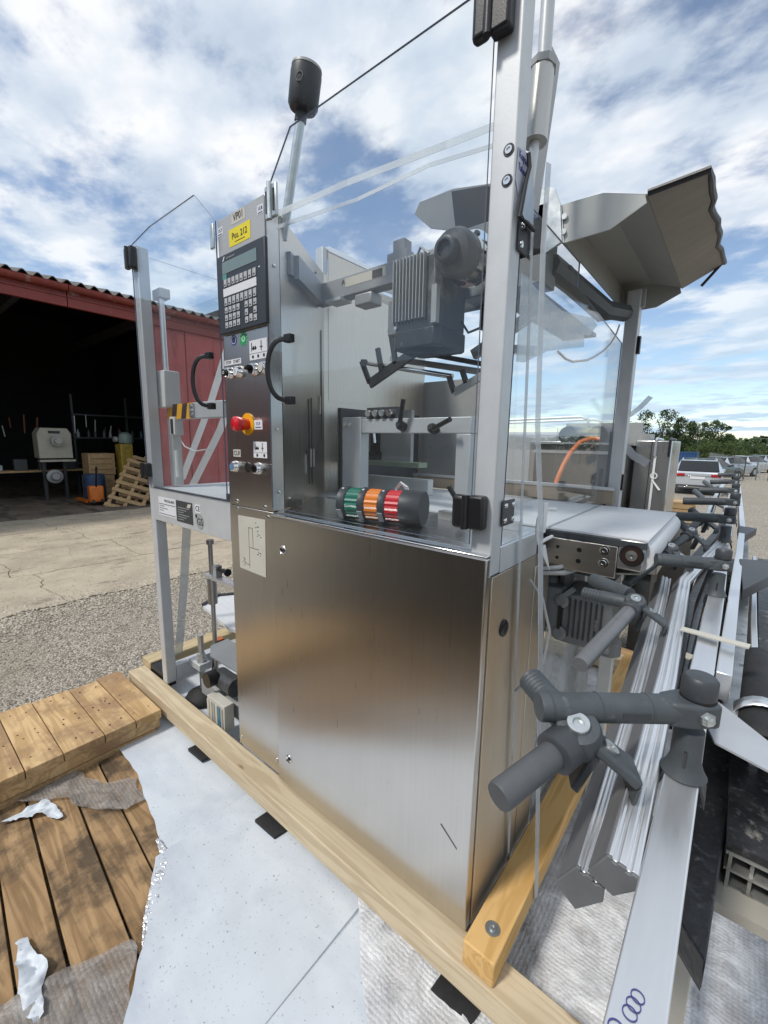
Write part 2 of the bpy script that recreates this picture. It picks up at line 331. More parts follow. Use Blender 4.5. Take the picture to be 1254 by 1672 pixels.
# ------------------------------------------------------------------ setting: ground
GZ = -.9
def ground_mat():
    m = bpy.data.materials.new('yard_ground'); m.use_nodes = True; nt = m.node_tree; N = nt.nodes; L = nt.links; b = N['Principled BSDF']; b.inputs['Roughness'].default_value = .9
    tc = N.new('ShaderNodeTexCoord')
    def noise_(sc, det=5, ro=.6, loc=(0, 0, 0)):
        mp = N.new('ShaderNodeMapping'); mp.inputs['Location'].default_value = loc; L.new(tc.outputs['Object'], mp.inputs[0])
        n = N.new('ShaderNodeTexNoise'); n.inputs['Scale'].default_value = sc; n.inputs['Detail'].default_value = det; n.inputs['Roughness'].default_value = ro; L.new(mp.outputs[0], n.inputs[0]); return n.outputs[0]
    def mix(f, a, c, lo=0, hi=1):
        r = N.new('ShaderNodeMapRange'); r.inputs['From Min'].default_value = lo; r.inputs['From Max'].default_value = hi; L.new(f, r.inputs[0])
        x = N.new('ShaderNodeMix'); x.data_type = 'RGBA'; L.new(r.outputs[0], x.inputs[0])
        for i, q in ((6, a), (7, c)):
            if isinstance(q, tuple): x.inputs[i].default_value = (*q, 1)
            else: L.new(q, x.inputs[i])
        return x.outputs[2]
    vo = N.new('ShaderNodeTexVoronoi'); vo.inputs['Scale'].default_value = 62; L.new(tc.outputs['Object'], vo.inputs[0])
    sp = N.new('ShaderNodeSeparateColor'); L.new(vo.outputs['Color'], sp.inputs[0])
    g = mix(sp.outputs[0], (.20, .175, .14), (.66, .60, .50)); g = mix(vo.outputs['Distance'], g, (.12, .10, .08), .5, .85)
    g = mix(noise_(.9), g, (.34, .29, .22), .45, .75); g = mix(noise_(3.1, loc=(3, 3, 0)), g, (.17, .145, .10), .6, .8)
    L.new(g, b.inputs['Base Color'])
    bp = N.new('ShaderNodeBump'); bp.inputs['Distance'].default_value = .02; bp.inputs['Strength'].default_value = .8; bp.invert = True; L.new(vo.outputs['Distance'], bp.inputs['Height']); L.new(bp.outputs[0], b.inputs['Normal'])
    return m
GM = ground_mat()
S('ground', M().box(-700, 700, -300, 1200, GZ-.4, GZ), GM)
# worn concrete slabs in front of the warehouse, pieces with uneven edges
CONC = mat('worn_concrete', (.42, .36, .27), .9, 0, .2, 1.6, bump=.9, bscale=14, spots=[((.15, .12, .09), 2.1, .58, .72, (2.2, .8, 1)), ((.44, .40, .32), 5, .55, .75), ((.16, .14, .10), 11, .60, .74, (1, 2, 1)), ((.55, .49, .38), 26, .60, .70)], detail=9)
def slab(x0, x1, y0, y1, z, name='concrete_slab'):
    pts = []
    def edge(a, b, n):
        n *= 3
        for i in range(n):
            t = i/n; p = Vector(a).lerp(Vector(b), t); k = noise.noise(Vector((p.x*1.7, p.y*1.7, 3)))*.16+noise.noise(Vector((p.x*6, p.y*6, 8)))*.05
            pts.append((p.x+k, p.y+k*.7, z-.05))
    edge((x0, y0, 0), (x1, y0, 0), 9); edge((x1, y0, 0), (x1, y1, 0), 9); edge((x1, y1, 0), (x0, y1, 0), 9); edge((x0, y1, 0), (x0, y0, 0), 9)
    return M().prism(pts, (0, 0, .05+random.uniform(.004, .012)))
yard = thing('concrete_apron', (-9, 2, GZ), 'worn tan concrete slab apron in front of the red warehouse', 'concrete apron'); yard['kind'] = 'structure'
xs = [-13.1, -11.2, -9.3, -7.6, -5.9]
for i in range(4):
    for j in range(-4, 7):
        slab(xs[i]+.01, xs[i+1]-.01, j*1.75+.2*i, j*1.75+1.735+.2*i, GZ+.012).build('slab', CONC, yard)
S('warehouse_floor', M().box(-26, -13.12, -9, 16, GZ-.1, GZ+.03), mat('dirty_floor', (.16, .13, .10), .8, 0, .3, 1.1, spots=[((.05, .04, .035), 1.6, .5, .66, (.7, 2, 1))]))

# ------------------------------------------------------------------ warehouse
WX = -13.25
REDW = mat('red_sheet_wall', (.42, .085, .085), .6, 0, .12, 2.5, bump=.2, bscale=14, spots=[((.20, .03, .03), 3, .5, .75, (1, 1, .3)), ((.46, .16, .15), 1.1, .5, .75, (1, 1, .3)), ((.30, .2, .18), 9, .66, .76, (1, 1, .2))])  # paler pink in the wall colour stands in for haze of the left guard
REDG = mat('red_gutter', (.21, .036, .028), .5, .1, .12, 6, spots=[((.30, .25, .23), 3.2, .62, .72), ((.12, .03, .025), 8, .6, .75)])
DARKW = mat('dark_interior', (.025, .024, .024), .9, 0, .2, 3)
FIBRE = mat('fibre_cement_roof', (.14, .135, .13), .9, 0, .2, 5, bump=.3, bscale=40, spots=[((.07, .06, .055), 8, .5, .7)])
wh = thing('red_warehouse', (WX, 3, GZ), 'long red warehouse with corrugated roof and a wide dark open bay', 'warehouse')
eave = 4.93
def corr(y0, y1, x0, x1, z0, z1, pitch=.29, amp=.06, th=.02):
    m = M(); n = int((y1-y0)/pitch*8); top = []; bot = []
    for i in range(n+1):
        y = y0+(y1-y0)*i/n; w = amp*math.cos(2*math.pi*y/pitch)
        top.append([(x0, y, z0+w), (x1, y, z1+w)]); bot.append([(x0, y, z0+w-th), (x1, y, z1+w-th)])
    v = []; fs = []
    for i in range(n+1): v += top[i]+bot[i]
    for i in range(n):
        a = 4*i; c = a+4; fs += [(a, c, c+1, a+1), (a+2, a+3, c+3, c+2), (a, a+2, c+2, c)]
    return m.add(v, fs, True)
for k in range(12):
    y0 = -9+k*2.03
    corr(y0, y0+2.03, WX+.30+random.uniform(-.015, .015), WX-3.5, eave+.02, eave+.95).build('roof_sheet', FIBRE, wh)
corr(-9, 15.4, WX-3.5, WX-7.5, eave+.95, eave+1.9, th=.03).build('upper_roof', FIBRE, wh)
for (y0, y1) in ((-9, -3.1), (-3.08, 2.9), (2.92, 9.1), (9.12, 15.4)):
    g = M(); sec = []
    for i in range(9):
        t = math.pi*i/8; sec.append((WX+.22+.11*math.cos(t), y0, eave-.05-.13*math.sin(t)))
    sec += [(WX+.10, y0, eave-.05), (WX+.10, y0, eave-.04), (WX+.34, y0, eave-.04)]
    g.sweep(sec, [(0, y0, 0), (0, y1, 0)]); g.build('gutter', REDG, wh)
    M().box(WX-.02, WX+.10, y0, y1, eave-.52, eave-.10).build('fascia_board', REDG, wh)
    M().box(WX+.10, WX+.13, y0, y1, eave-.30, eave-.27).build('trim_strip', REDG, wh)
# wall panels to the right of the bay: alternating ribs
y = 5.02; i = 0
while y < 15:
    w = .92; M().box(WX-.06, WX-(.0 if i % 2 else .02), y, y+w-.02, GZ+.02, eave-.52).build('wall_panel', REDW, wh); y += w; i += 1
y = -4.1; i = 0
while y > -9.3:
    M().box(WX-.06, WX-(.0 if i % 2 else .02), y-.90, y, GZ+.02, eave-.52).build('wall_panel', mat('brown_red_wall', (.17, .075, .06), .6, 0, .15, 2), wh); y -= .92; i += 1
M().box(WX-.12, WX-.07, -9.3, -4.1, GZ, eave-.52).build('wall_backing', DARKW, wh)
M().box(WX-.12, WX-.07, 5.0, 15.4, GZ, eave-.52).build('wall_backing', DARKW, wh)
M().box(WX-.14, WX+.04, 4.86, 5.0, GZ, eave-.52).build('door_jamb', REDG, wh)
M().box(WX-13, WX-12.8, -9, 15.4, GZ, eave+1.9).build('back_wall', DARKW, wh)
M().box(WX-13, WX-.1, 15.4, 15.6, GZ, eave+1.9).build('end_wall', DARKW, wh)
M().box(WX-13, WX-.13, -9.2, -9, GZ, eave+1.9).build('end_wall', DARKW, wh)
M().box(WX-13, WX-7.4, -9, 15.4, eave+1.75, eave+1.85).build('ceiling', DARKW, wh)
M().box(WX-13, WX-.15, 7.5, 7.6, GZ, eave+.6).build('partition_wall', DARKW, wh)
for k in range(5): M().box(WX-10.5, WX-.3, -7+k*3, -6.85+k*3, eave-.35, eave-.1).build('roof_beam', DARKW, wh)
# inside the bay
CREAM = mat('cream_paint', (.42, .40, .33), .5, 0, .1, 5)
mach = thing('cream_machine', (-16.2, 3, GZ), 'cream machine head with round hub standing in the dark bay', 'machine')
def P2(m, n, mt, r=mach, **k): return m.build(n, mt, r, **k)
x0 = -16.2
P2(M().prism([(x0, 2.62, .48), (x0, 3.50, .48), (x0, 3.50, 1.25), (x0, 3.40, 1.42), (x0, 2.72, 1.42), (x0, 2.62, 1.25)], (-.6, 0, 0)), 'housing', CREAM, bevel=.02)
P2(M().cyl((x0, 3.08, 1.02), (x0+.18, 3.08, 1.02), .16), 'hub', GREYL); P2(M().cyl((x0+.18, 3.08, 1.02), (x0+.3, 3.08, 1.02), .09), 'shaft', CREAM)
P2(M().box(x0-.1, x0+.15, 2.6, 3.52, .38, .44), 'ledge', CREAM); P2(M().box(x0+.005, x0+.012, 2.9, 3.2, 1.25, 1.33), 'nameplate', BLACK)
for yy in (2.75, 3.3): P2(M().box(x0-.5, x0-.4, yy, yy+.08, GZ+.03, .4), 'leg', DGREY)
P2(M().lathe((x0-.2, 3.0, -.1), (1, 0, 0), [(.22, 0), (.22, .05), (.14, .08), (.1, .2)], 20), 'pulley', GREYL)
def crate(x, y, z, w, h, label):
    t = thing('wooden_crate', (x, y, z), label, 'crate', 'wooden crates in the bay')
    for k in range(4): M().box(x-.02, x, y-w/2, y+w/2, z+.02+k*h/4, z+(k+1)*h/4-.02).build('slat', PALL, t)
    for yy in (y-w/2, y+w/2-.06): M().box(x, x+.03, yy, yy+.06, z, z+h).build('batten', PALL, t)
    M().box(x-.6, x-.03, y-w/2, y+w/2, z, z+h).build('body', PALL, t)
crate(-15.6, 4.05, GZ+.03, .75, .8, 'lower wooden crate in the dark bay behind the leaning pallets')
crate(-15.6, 4.1, GZ+.84, .75, .7, 'upper wooden crate stacked in the bay behind the leaning pallets')
jk = thing('pallet_jack', (-14.6, 3.5, GZ), 'orange pallet truck parked in the bay left of the leaning pallets', 'pallet truck')
OR = mat('orange_paint', (.62, .16, .02), .45, 0, .1, 10)
for yy in (3.28, 3.62): M().box(-15.6, -14.6, yy, yy+.16, GZ+.10, GZ+.17).build('fork', OR, jk, bevel=.01)
M().box(-14.6, -14.35, 3.33, 3.72, GZ+.12, GZ+.62).build('pump_body', OR, jk, bevel=.05)
M().tube([(-14.4, 3.52, GZ+.5), (-14.2, 3.52, GZ+1.2)], .025).build('handle', BLACK, jk)
for yy in (3.38, 3.6): M().cyl((-14.4, yy, GZ+.13), (-14.4, yy+.07, GZ+.13), .1).build('wheel', BLACK, jk)
rk = thing('storage_rack', (-17.5, 5, GZ), 'dark metal storage rack with bottles and tools deep in the bay', 'rack')
for yy in (3.9, 5.6, 7.3): M().box(-17.6, -17.5, yy, yy+.06, GZ, 2.6).build('upright', DGREY, rk)
for zz in (.2, 1.1, 1.9): M().box(-17.9, -17.45, 3.9, 7.36, zz, zz+.05).build('shelf', DGREY, rk)
for i in range(12):
    yy = 4.1+i*.25+random.uniform(-.05, .05); zz = 1.15
    tag(M().lathe((-17.55, yy, zz), (0, 0, 1), [(.05, 0), (.05, .16), (.02, .22), (.02, .27)], 8).build('bottle', random.choice([GREYL, CREAM, DGREY, mat('teal', (.03, .12, .13), .4)])), 'small bottle standing on the middle shelf of the dark rack', 'bottle', 'bottles on the rack in the bay')
def leaning_pallet(y, x, tilt, label, n=0):
    t = thing('wooden_pallet', (x, y, GZ+.03), label, 'pallet', 'wooden pallets leaning in the bay mouth')
    Lh = 1.75; up = Vector((-.28, .55, .80)).normalized() if n == 0 else Vector((-.30, .42+.05*n, .84)).normalized()
    side = Vector((.55, .72, -.25)); side = (side-up*side.dot(up)).normalized(); nor = side.cross(up)
    b = Vector((x, y, GZ+.05)); 
    for k in range(3):
        M().fbox(b+side*(.04+.44*k)+up*Lh/2-nor*.05, side*.045, up*Lh/2, nor*.035).build('stringer', PALL, t)
    for k in range(7):
        M().fbox(b+side*.48+up*(.08+k*(Lh-.16)/6)+nor*.0, side*.52, up*.055, nor*.012).build('board', PALL, t)
leaning_pallet(3.55, -13.9, 0, 'foremost wooden pallet leaning diagonally at the right side of the bay')
leaning_pallet(3.95, -14.15, 0, 'second wooden pallet leaning behind the foremost one in the bay mouth', 1)
leaning_pallet(4.3, -14.35, 0, 'rearmost reddish pallet leaning against the jamb of the bay', 2)

YEL = mat('dull_yellow', (.42, .30, .05), .6, 0, .3, 8); BLU = mat('dull_blue', (.03, .06, .13), .6, 0, .3, 8)
tag(M().lathe((-15.3, 3.75, GZ+.03), (0, 0, 1), [(.28, 0), (.3, .1), (.3, .8), (.28, .88)], 20).build('blue_barrel', BLU), 'dark blue barrel behind the orange pallet truck', 'barrel')
tag(M().box(-15.9, -15.4, 4.62, 5.0, GZ+.03, .95).build('yellow_cabinet', YEL, bevel=.03), 'dull yellow cabinet behind the leaning pallets', 'cabinet')
gm_ = thing('green_machine', (-15.3, 4.9, .2), 'pale green machine cover on top of the yellow cabinet', 'machine'); M().lathe((-15.6, 4.85, .96), (0, .1, 1), [(.2, 0), (.24, .1), (.2, .3), (.08, .38)], 16).build('cover', mat('pale_green', (.22, .30, .26), .5, 0, .1, 6), gm_); M().cyl((-15.6, 4.6, 1.1), (-15.6, 4.5, 1.1), .09).build('spout', GREYL, gm_)
for i in range(16):
    y = 1.2+i*.27+random.uniform(-.08, .08); z = random.uniform(.9, 1.5); h = random.uniform(.25, .6)
    tag(M().cyl((-17.2, y, z), (-17.2+.03, y+random.uniform(-.05, .05), z+h), random.uniform(.012, .03), n=8).build('hanging_tool', random.choice([ZINC, GREYL, DGREY, YEL, mat('rust', (.16, .06, .03), .8)])), 'thin metal tool hanging at the back of the dark bay', 'tool', 'tools hanging deep in the bay')
tb = thing('work_bench', (-17.3, 2, GZ), 'dark work bench crossing the back of the bay', 'bench'); M().box(-17.5, -16.9, .6, 5.4, .02, .08).build('bench_top', PALL, tb)
for y in (.7, 2.9, 5.2): M().box(-17.4, -17.3, y, y+.1, GZ, .02).build('leg', DGREY, tb)
for i in range(7):
    y = .9+i*.62; tag(M().box(-17.3, -17.3+random.uniform(.2, .35), y, y+random.uniform(.15, .4), .085, .085+random.uniform(.12, .35)).build('parts_box', random.choice([BLU, PALL, DGREY, YEL, GREYL]), bevel=.01), 'small box of parts on the dark work bench', 'box', 'parts boxes on the work bench')
# ------------------------------------------------------------------ timber platform under everything
plat = thing('plank_platform', (0, 0, GZ), 'platform of weathered brown planks with dark gaps between them', 'platform')
ca, sa = math.cos(R(-4.2)), math.sin(R(-4.2))
yy = -1.62; k = 0
while yy < 2.3:
    w = random.choice([.118, .1, .124, .13, .105])
    x0 = -1.62+random.uniform(-.02, .02); x1 = 1.75; zt = -.14+random.uniform(-.003, .002)
    cx, cy = (x0+x1)/2, yy+w/2
    q = M(); c0 = Vector((cx, cy-.045, zt-.0125)); a = Vector((ca, sa, 0)); bb = Vector((-sa, ca, 0))
    if True: q.fbox(c0, a*(x1-x0)/2, bb*(w/2-.0035), (0, 0, .0125)).build('plank', PLANK_X, plat, bevel=.002)
    yy += w; k += 1
for xx in (-1.35, -.6, .2, 1.0, 1.6): M().box(xx, xx+.1, -1.7, 2.2, -.26, -.172).build('bearer', PALL, plat)
for xx in (-1.35, .2, 1.55):
    for yb in (-1.5, -.2, 1.1, 2.0): M().box(xx, xx+.16, yb, yb+.16, GZ, -.262).build('block', PALL, plat)
# nailed deck section at left
dk = thing('nailed_deck', (-1.75, -.5, -.12), 'raised pale board deck with rows of nails at the left', 'wooden deck')
ys = [-.078, -.184, -.302, -.444, -.562, -.70, -.83, -.97, -1.1]
for i in range(len(ys)-1):
    M().box(-2.0+random.uniform(-.012, .012), -1.505+random.uniform(-.003, .003), ys[i+1]+.0015, ys[i]-.0015, -.068, -.03+random.uniform(-.0015, .001)).build('board', DECK_X, dk, bevel=.002)
M().box(-1.985, -1.512, -1.1, -.085, -.115, -.0685).build('lower_board', DECK_X, dk, bevel=.003)
nmesh = M().cyl((0, 0, 0), (0, 0, .0022), .0034, n=8).build('nail', mat('rusty_nail', (.06, .035, .025), .7, .3), dk)
first = True
for i in range(len(ys)-1):
    for xx in (-1.94, -1.76, -1.72, -1.57):
        for dy in (.03, .085):
            n_ = nmesh if first else nmesh.copy()
            if not first: COL.objects.link(n_)
            first = False; n_.location = (xx+random.uniform(-.012, .012), ys[i]-dy+random.uniform(-.008, .008), -.031)
for xx in (-1.9, -1.6): M().box(xx, xx+.09, -1.1, -.1, GZ+.01, -.116).build('support', PALL, dk)
# loose stones over the joint between concrete and gravel
def stones(n, fx, name, mt, label, r0, r1, seed):
    rnd = random.Random(seed); m = M()
    for k in range(n):
        x, y = fx(rnd); r_ = rnd.uniform(r0, r1); c = Vector((x, y, GZ+r_*.3+(.012 if x < -5.9 else 0))); q = [c+Vector((rnd.uniform(.6, 1)*r_*a_, rnd.uniform(.6, 1)*r_*b_, rnd.uniform(.4, .8)*r_*c_)) for a_, b_, c_ in ((1, 0, 0), (0, 1, 0), (-1, 0, 0), (0, -1, 0), (0, 0, 1), (0, 0, -1))]
        m.add(q, [(0, 1, 4), (1, 2, 4), (2, 3, 4), (3, 0, 4), (1, 0, 5), (2, 1, 5), (3, 2, 5), (0, 3, 5)])
    o = m.build(name, mt, kind='stuff', fixn=False); o['label'] = label
stones(5200, lambda r: (r.gauss(-5.75, .30), r.uniform(-1.6, 3.2)), 'loose_gravel', mat('pale_gravel', (.48, .43, .35), .9, 0, .3, 14), 'loose gravel strewn over the edge of the concrete', .008, .028, 3)
stones(4200, lambda r: (r.uniform(-5.8, -2.1), r.uniform(-1.6, 2.8)), 'yard_gravel', mat('mixed_gravel', (.36, .325, .27), .9, 0, .55, 9), 'small stones lying on the gravel yard', .006, .018, 4)
stones(420, lambda r: (r.uniform(-12.5, -5.8), r.uniform(-1.6, 4.5)), 'grit', mat('dark_grit', (.24, .205, .15), .9, 0, .4, 9), 'grit and crumbs scattered on the concrete', .006, .02, 6)
# sheets
SHEETM = mat('white_foil', (.64, .69, .74), .5, 0, .05, 4, bump=1.0, bscale=4, bstretch=(3.5, 1.2, 1), spots=[((.32, .35, .39), 120, .635, .68), ((.50, .55, .62), 3, .55, .72), ((.12, .125, .14), 60, .69, .72), ((.44, .49, .57), 1.6, .5, .8, (1, 3, 1))])  # broad stretched patches put wrinkle shading into the colour; small specks are dirt
def sheet(name, lo, hi, x0, x1, z, mt, nx=60, ny=26, amp=.006, f=6, kind=None, curl=0, **k):
    m = M(); v = []; fs = []
    for i in range(nx+1):
        x = x0+(x1-x0)*i/nx; a, b = lo(x), hi(x)
        for j in range(ny+1):
            y = a+(b-a)*j/ny; h = noise.noise(Vector((x*f, y*f, z*50)))*amp+noise.noise(Vector((x*f*3, y*f*2, 5)))*amp*.4
            v.append((x, y, z+abs(h)+curl*max(0, 1-j/3)*(.5+noise.noise(Vector((x*9, 1, 1))))))
    for i in range(nx):
        for j in range(ny): a = i*(ny+1)+j; fs.append((a, a+ny+1, a+ny+2, a+1))
    m.add(v, fs, True); return m.build(name, mt, fixn=False, **k)
def pw(pts):
    def f(x):
        for (a, b), (c, d) in zip(pts, pts[1:]):
            if x <= c: t = max(0, (x-a)/(c-a)); return b+(d-b)*t
        return pts[-1][1]
    return f
def rough(fn, s, a=.008): return lambda x: fn(x)+noise.noise(Vector((x*14, s, 0)))*a
sheet('white_sheet', rough(pw([(-1.6, -.10), (-1.54, -.255), (-1.3, -.262), (-1.1, -.30), (-.90, -.335), (-.86, -.36)]), 2), lambda x: 1.9, -1.9, -.86, -.126, SHEETM, amp=.004, label='white plastic sheet spread at the far left end of the base frame', cat='plastic sheet')
sheet('white_sheet', rough(pw([(-.9, -.36), (-.75, -.437), (-.536, -.576), (-.3, -.75), (.2, -1.2)]), 3, .012), lambda x: pw([(-.9, 1.9), (-.30, 1.9), (-.295, .02), (-.08, -.19), (.2, -.5)])(x), -.885, .2, -.1195, SHEETM, nx=110, ny=90, amp=.009, f=5, curl=.010, label='large white plastic sheet with speckled dirt in the foreground', cat='plastic sheet')
FOIL = mat('crumpled_foil_edge', (.72, .73, .74), .22, .6, .2, 40, bump=.8, bscale=70)
pth = [(-.95, -.335), (-.88, -.342), (-.80, -.40), (-.72, -.455), (-.66, -.49)]
fe = M(); v = []; fs = []
for i in range(60):
    t = i/59*(len(pth)-1); a = int(min(t, len(pth)-2)); u = t-a; x = pth[a][0]*(1-u)+pth[a+1][0]*u; y = pth[a][1]*(1-u)+pth[a+1][1]*u
    w = .008*math.sin(math.pi*i/59)+.003
    for j in range(5):
        v.append((x+(j-2)*w*.3+noise.noise(Vector((i*.6, j, 0)))*.004, y+(j-2)*w*.6, -.116+noise.noise(Vector((i*.9, j*1.3, 4)))*.006))
for i in range(59):
    for j in range(4): a = i*5+j; fs.append((a, a+5, a+6, a+1))
fe.add(v, fs, False); fe.build('foil_strip', FOIL, label='crumpled shiny foil strip along the torn edge of the white sheet', cat='foil')
def bubble_mat(name, c1, c2, tr):
    m = bpy.data.materials.new(name); m.use_nodes = True; nt = m.node_tree; N = nt.nodes; L = nt.links; b = N['Principled BSDF']; b.inputs['Roughness'].default_value = .28
    tc = N.new('ShaderNodeTexCoord'); vo = N.new('ShaderNodeTexVoronoi'); vo.inputs['Scale'].default_value = 95; vo.inputs['Randomness'].default_value = .25; L.new(tc.outputs['Object'], vo.inputs[0])
    nz = N.new('ShaderNodeTexNoise'); nz.inputs['Scale'].default_value = 9; nz.inputs['Detail'].default_value = 8; nz.inputs['Roughness'].default_value = .7; nz.inputs['Distortion'].default_value = 1.2; L.new(tc.outputs['Object'], nz.inputs[0])
    cr = N.new('ShaderNodeValToRGB'); e = cr.color_ramp.elements; e[0].position = .35; e[1].position = .68; e[0].color = (*c1, 1); e[1].color = (*c2, 1); L.new(nz.outputs[0], cr.inputs[0]); L.new(cr.outputs[0], b.inputs['Base Color'])
    bp = N.new('ShaderNodeBump'); bp.inputs['Distance'].default_value = .004; bp.inputs['Strength'].default_value = .8; bp.invert = True; L.new(vo.outputs['Distance'], bp.inputs['Height'])
    b2 = N.new('ShaderNodeBump'); b2.inputs['Distance'].default_value = .02; b2.inputs['Strength'].default_value = .45; L.new(nz.outputs[0], b2.inputs['Height']); L.new(bp.outputs[0], b2.inputs['Normal']); L.new(b2.outputs[0], b.inputs['Normal'])
    t = N.new('ShaderNodeBsdfTransparent'); t.inputs[0].default_value = (.95, .95, .94, 1); mx = N.new('ShaderNodeMixShader'); mr = N.new('ShaderNodeMapRange'); mr.inputs['From Min'].default_value = .3; mr.inputs['From Max'].default_value = .7
    mr.inputs['To Min'].default_value = max(0, tr-.22); mr.inputs['To Max'].default_value = tr+.18; L.new(nz.outputs[0], mr.inputs[0]); L.new(mr.outputs[0], mx.inputs[0]); L.new(b.outputs[0], mx.inputs[2]); L.new(t.outputs[0], mx.inputs[1])
    L.new(mx.outputs[0], N['Material Output'].inputs[0]); return m
BUB = bubble_mat('bubble_wrap', (.60, .61, .63), (.86, .88, .90), .88)
BUB2 = bubble_mat('thin_bubble_wrap', (.30, .275, .25), (.52, .49, .46), .62)
sheet('bubble_wrap', pw([(-.36, .0), (-.3, -.06), (-.2, -.16), (-.05, -.28), (.1, -.5), (.3, -1.1)]), lambda x: 1.9, -.36, 1.7, -.113, BUB, nx=150, ny=130, amp=.016, f=11, label='clear bubble wrap bunched on the platform at the lower right', cat='bubble wrap')
sheet('bubble_wrap', rough(pw([(-1.62, -.70), (-1.5, -.60), (-1.36, -.47), (-1.30, -.45), (-1.24, -.42), (-1.15, -.35)]), 5, .03), rough(pw([(-1.62, -.40), (-1.45, -.40), (-1.36, -.36), (-1.30, -.27), (-1.15, -.29)]), 6, .03), -1.62, -1.16, -.134, BUB2, amp=.016, f=14, curl=.012, label='torn bubble wrap scrap lying on the planks beside the deck', cat='bubble wrap')
sheet('bubble_wrap', rough(pw([(-.80, -.75), (-.7, -.85), (-.3, -1.2), (.1, -1.4)]), 5, .03), rough(pw([(-.80, -.70), (-.72, -.50), (-.6, -.53), (-.3, -.70), (.1, -1.1)]), 6, .03), -.80, .1, -.134, BUB2, amp=.016, f=14, curl=.012, label='dirty bubble wrap scrap on the planks at the bottom left corner', cat='bubble wrap')
sheet('paper_scrap', rough(pw([(-1.43, -.66), (-1.36, -.55), (-1.3, -.52)]), 5, .01), rough(pw([(-1.43, -.53), (-1.36, -.51), (-1.3, -.505)]), 6, .01), -1.43, -1.30, -.131, SHEETM, nx=36, ny=14, amp=.030, f=22, label='small white scrap of foil on the planks at the left edge', cat='scrap')
sheet('paper_scrap', rough(pw([(-.93, -.70), (-.80, -.72), (-.7, -.71)]), 7, .03), rough(pw([(-.93, -.675), (-.8, -.665), (-.7, -.69)]), 8, .03), -.93, -.70, -.131, SHEETM, nx=46, ny=14, amp=.026, f=20, label='long white foil scrap on the planks at the bottom left', cat='scrap')

# ------------------------------------------------------------------ skid of timbers
sk = thing('timber_skid', (-.3, .5, -.09), 'pale timber base frame bolted around the foot of the machine', 'timber frame')
M().box(-1.93, 1.35, -.060, .020, -.083, -.010).build('front_beam', PINE_X, sk, bevel=.004)
M().box(.020, .098, -.052, 1.75, -.009, .057).build('side_beam', PINE_Y, sk, bevel=.004)
M().box(-1.97, -1.87, .024, 1.7, -.07, .024).build('end_beam', PINE_YP, sk, bevel=.004)
M().box(-1.95, 1.2, 1.78, 1.87, -.083, -.005).build('rear_beam', PINE_X, sk, bevel=.004)
M().box(-1.868, -1.73, .025, .09, -.07, .015).build('packing_block', BLACK, sk)
sc_ = M().lathe((.063, .012, .057), (0, 0, 1), [(.0175, 0), (.0175, .002), (.008, .0025), (.0075, .006), (.004, .0065), (.0035, .004), (.0003, .004)], 24); sc_.build('washer_screw', ZINC, sk)
for (x, y) in ((-.70, -.060), (-1.21, -.045), (.02, -.055), (.42, -.05)):
    M().prism([(x-.06, y-.03, -.119), (x+.045, y-.025, -.119), (x+.06, y+.08, -.119), (x-.05, y+.09, -.119)], (0, 0, .012)).build('rubber_pad', RUBBER,
      label={-.70: 'black rubber pad under the front beam beside the sheet seam', -1.21: 'black rubber pad under the front beam near the deck', +.02: 'black rubber pad on the bubble wrap below the cabinet corner', .42: 'black rubber pad under the front beam at the lower right'}[x], cat='pad', group='rubber pads under the base frame')

# second warehouse, unseen, added behind the camera to darken reflections in the steel
w2 = thing('reflected_warehouse', (-14, -14, GZ), 'unseen brown warehouse added behind the camera for the steel reflections', 'warehouse')
BRW = mat('brown_sheet_wall', (.26, .17, .145), .7, 0, .2, 1.2)
for k in range(22): M().box(-38+k*2.0, -36.03+k*2.0, -15.0, -14.6+.04*(k % 2), GZ, 4.6).build('wall_panel', BRW, w2)
M().prism([(-38.4, -14.3, 4.6), (-38.4, -22, 6.2), (-38.4, -22, GZ), (-38.4, -15.02, GZ), (-38.4, -15.02, 4.5)], (44.8, 0, 0)).build('roof', FIBRE, w2)

tq = thing('added_dark_stack', (-1.3, -2.7, GZ), 'unseen dark covered stack added behind the camera to darken the door reflection', 'covered stack')  # out of view, added only as a dark mass for the door to reflect
STACK_DARK = mat('added_stack_dark', (.030, .026, .023), .6, 0, .3, 3, bump=.6, bscale=6)
for (a, b, h) in ((-2.9, -1.75, 1.02), (-1.72, -.55, 1.18), (-.52, .75, 1.08)): M().box(a, b, -3.2, -2.05, GZ+.14, h).build('added_dark_block', STACK_DARK, tq, bevel=.05, seg=3); M().box(a+.03, b-.03, -3.15, -2.1, GZ, GZ+.138).build('pallet_base', PALL, tq)
# ------------------------------------------------------------------ the packaging machine
mc = thing('packaging_machine', (-.5, .4, -.008), 'stainless packaging machine with keypad column, clear guards and conveyor', 'packaging machine')
def P(m, n, mt, parent=None, **k): return m.build(n, mt, parent or mc, **k)
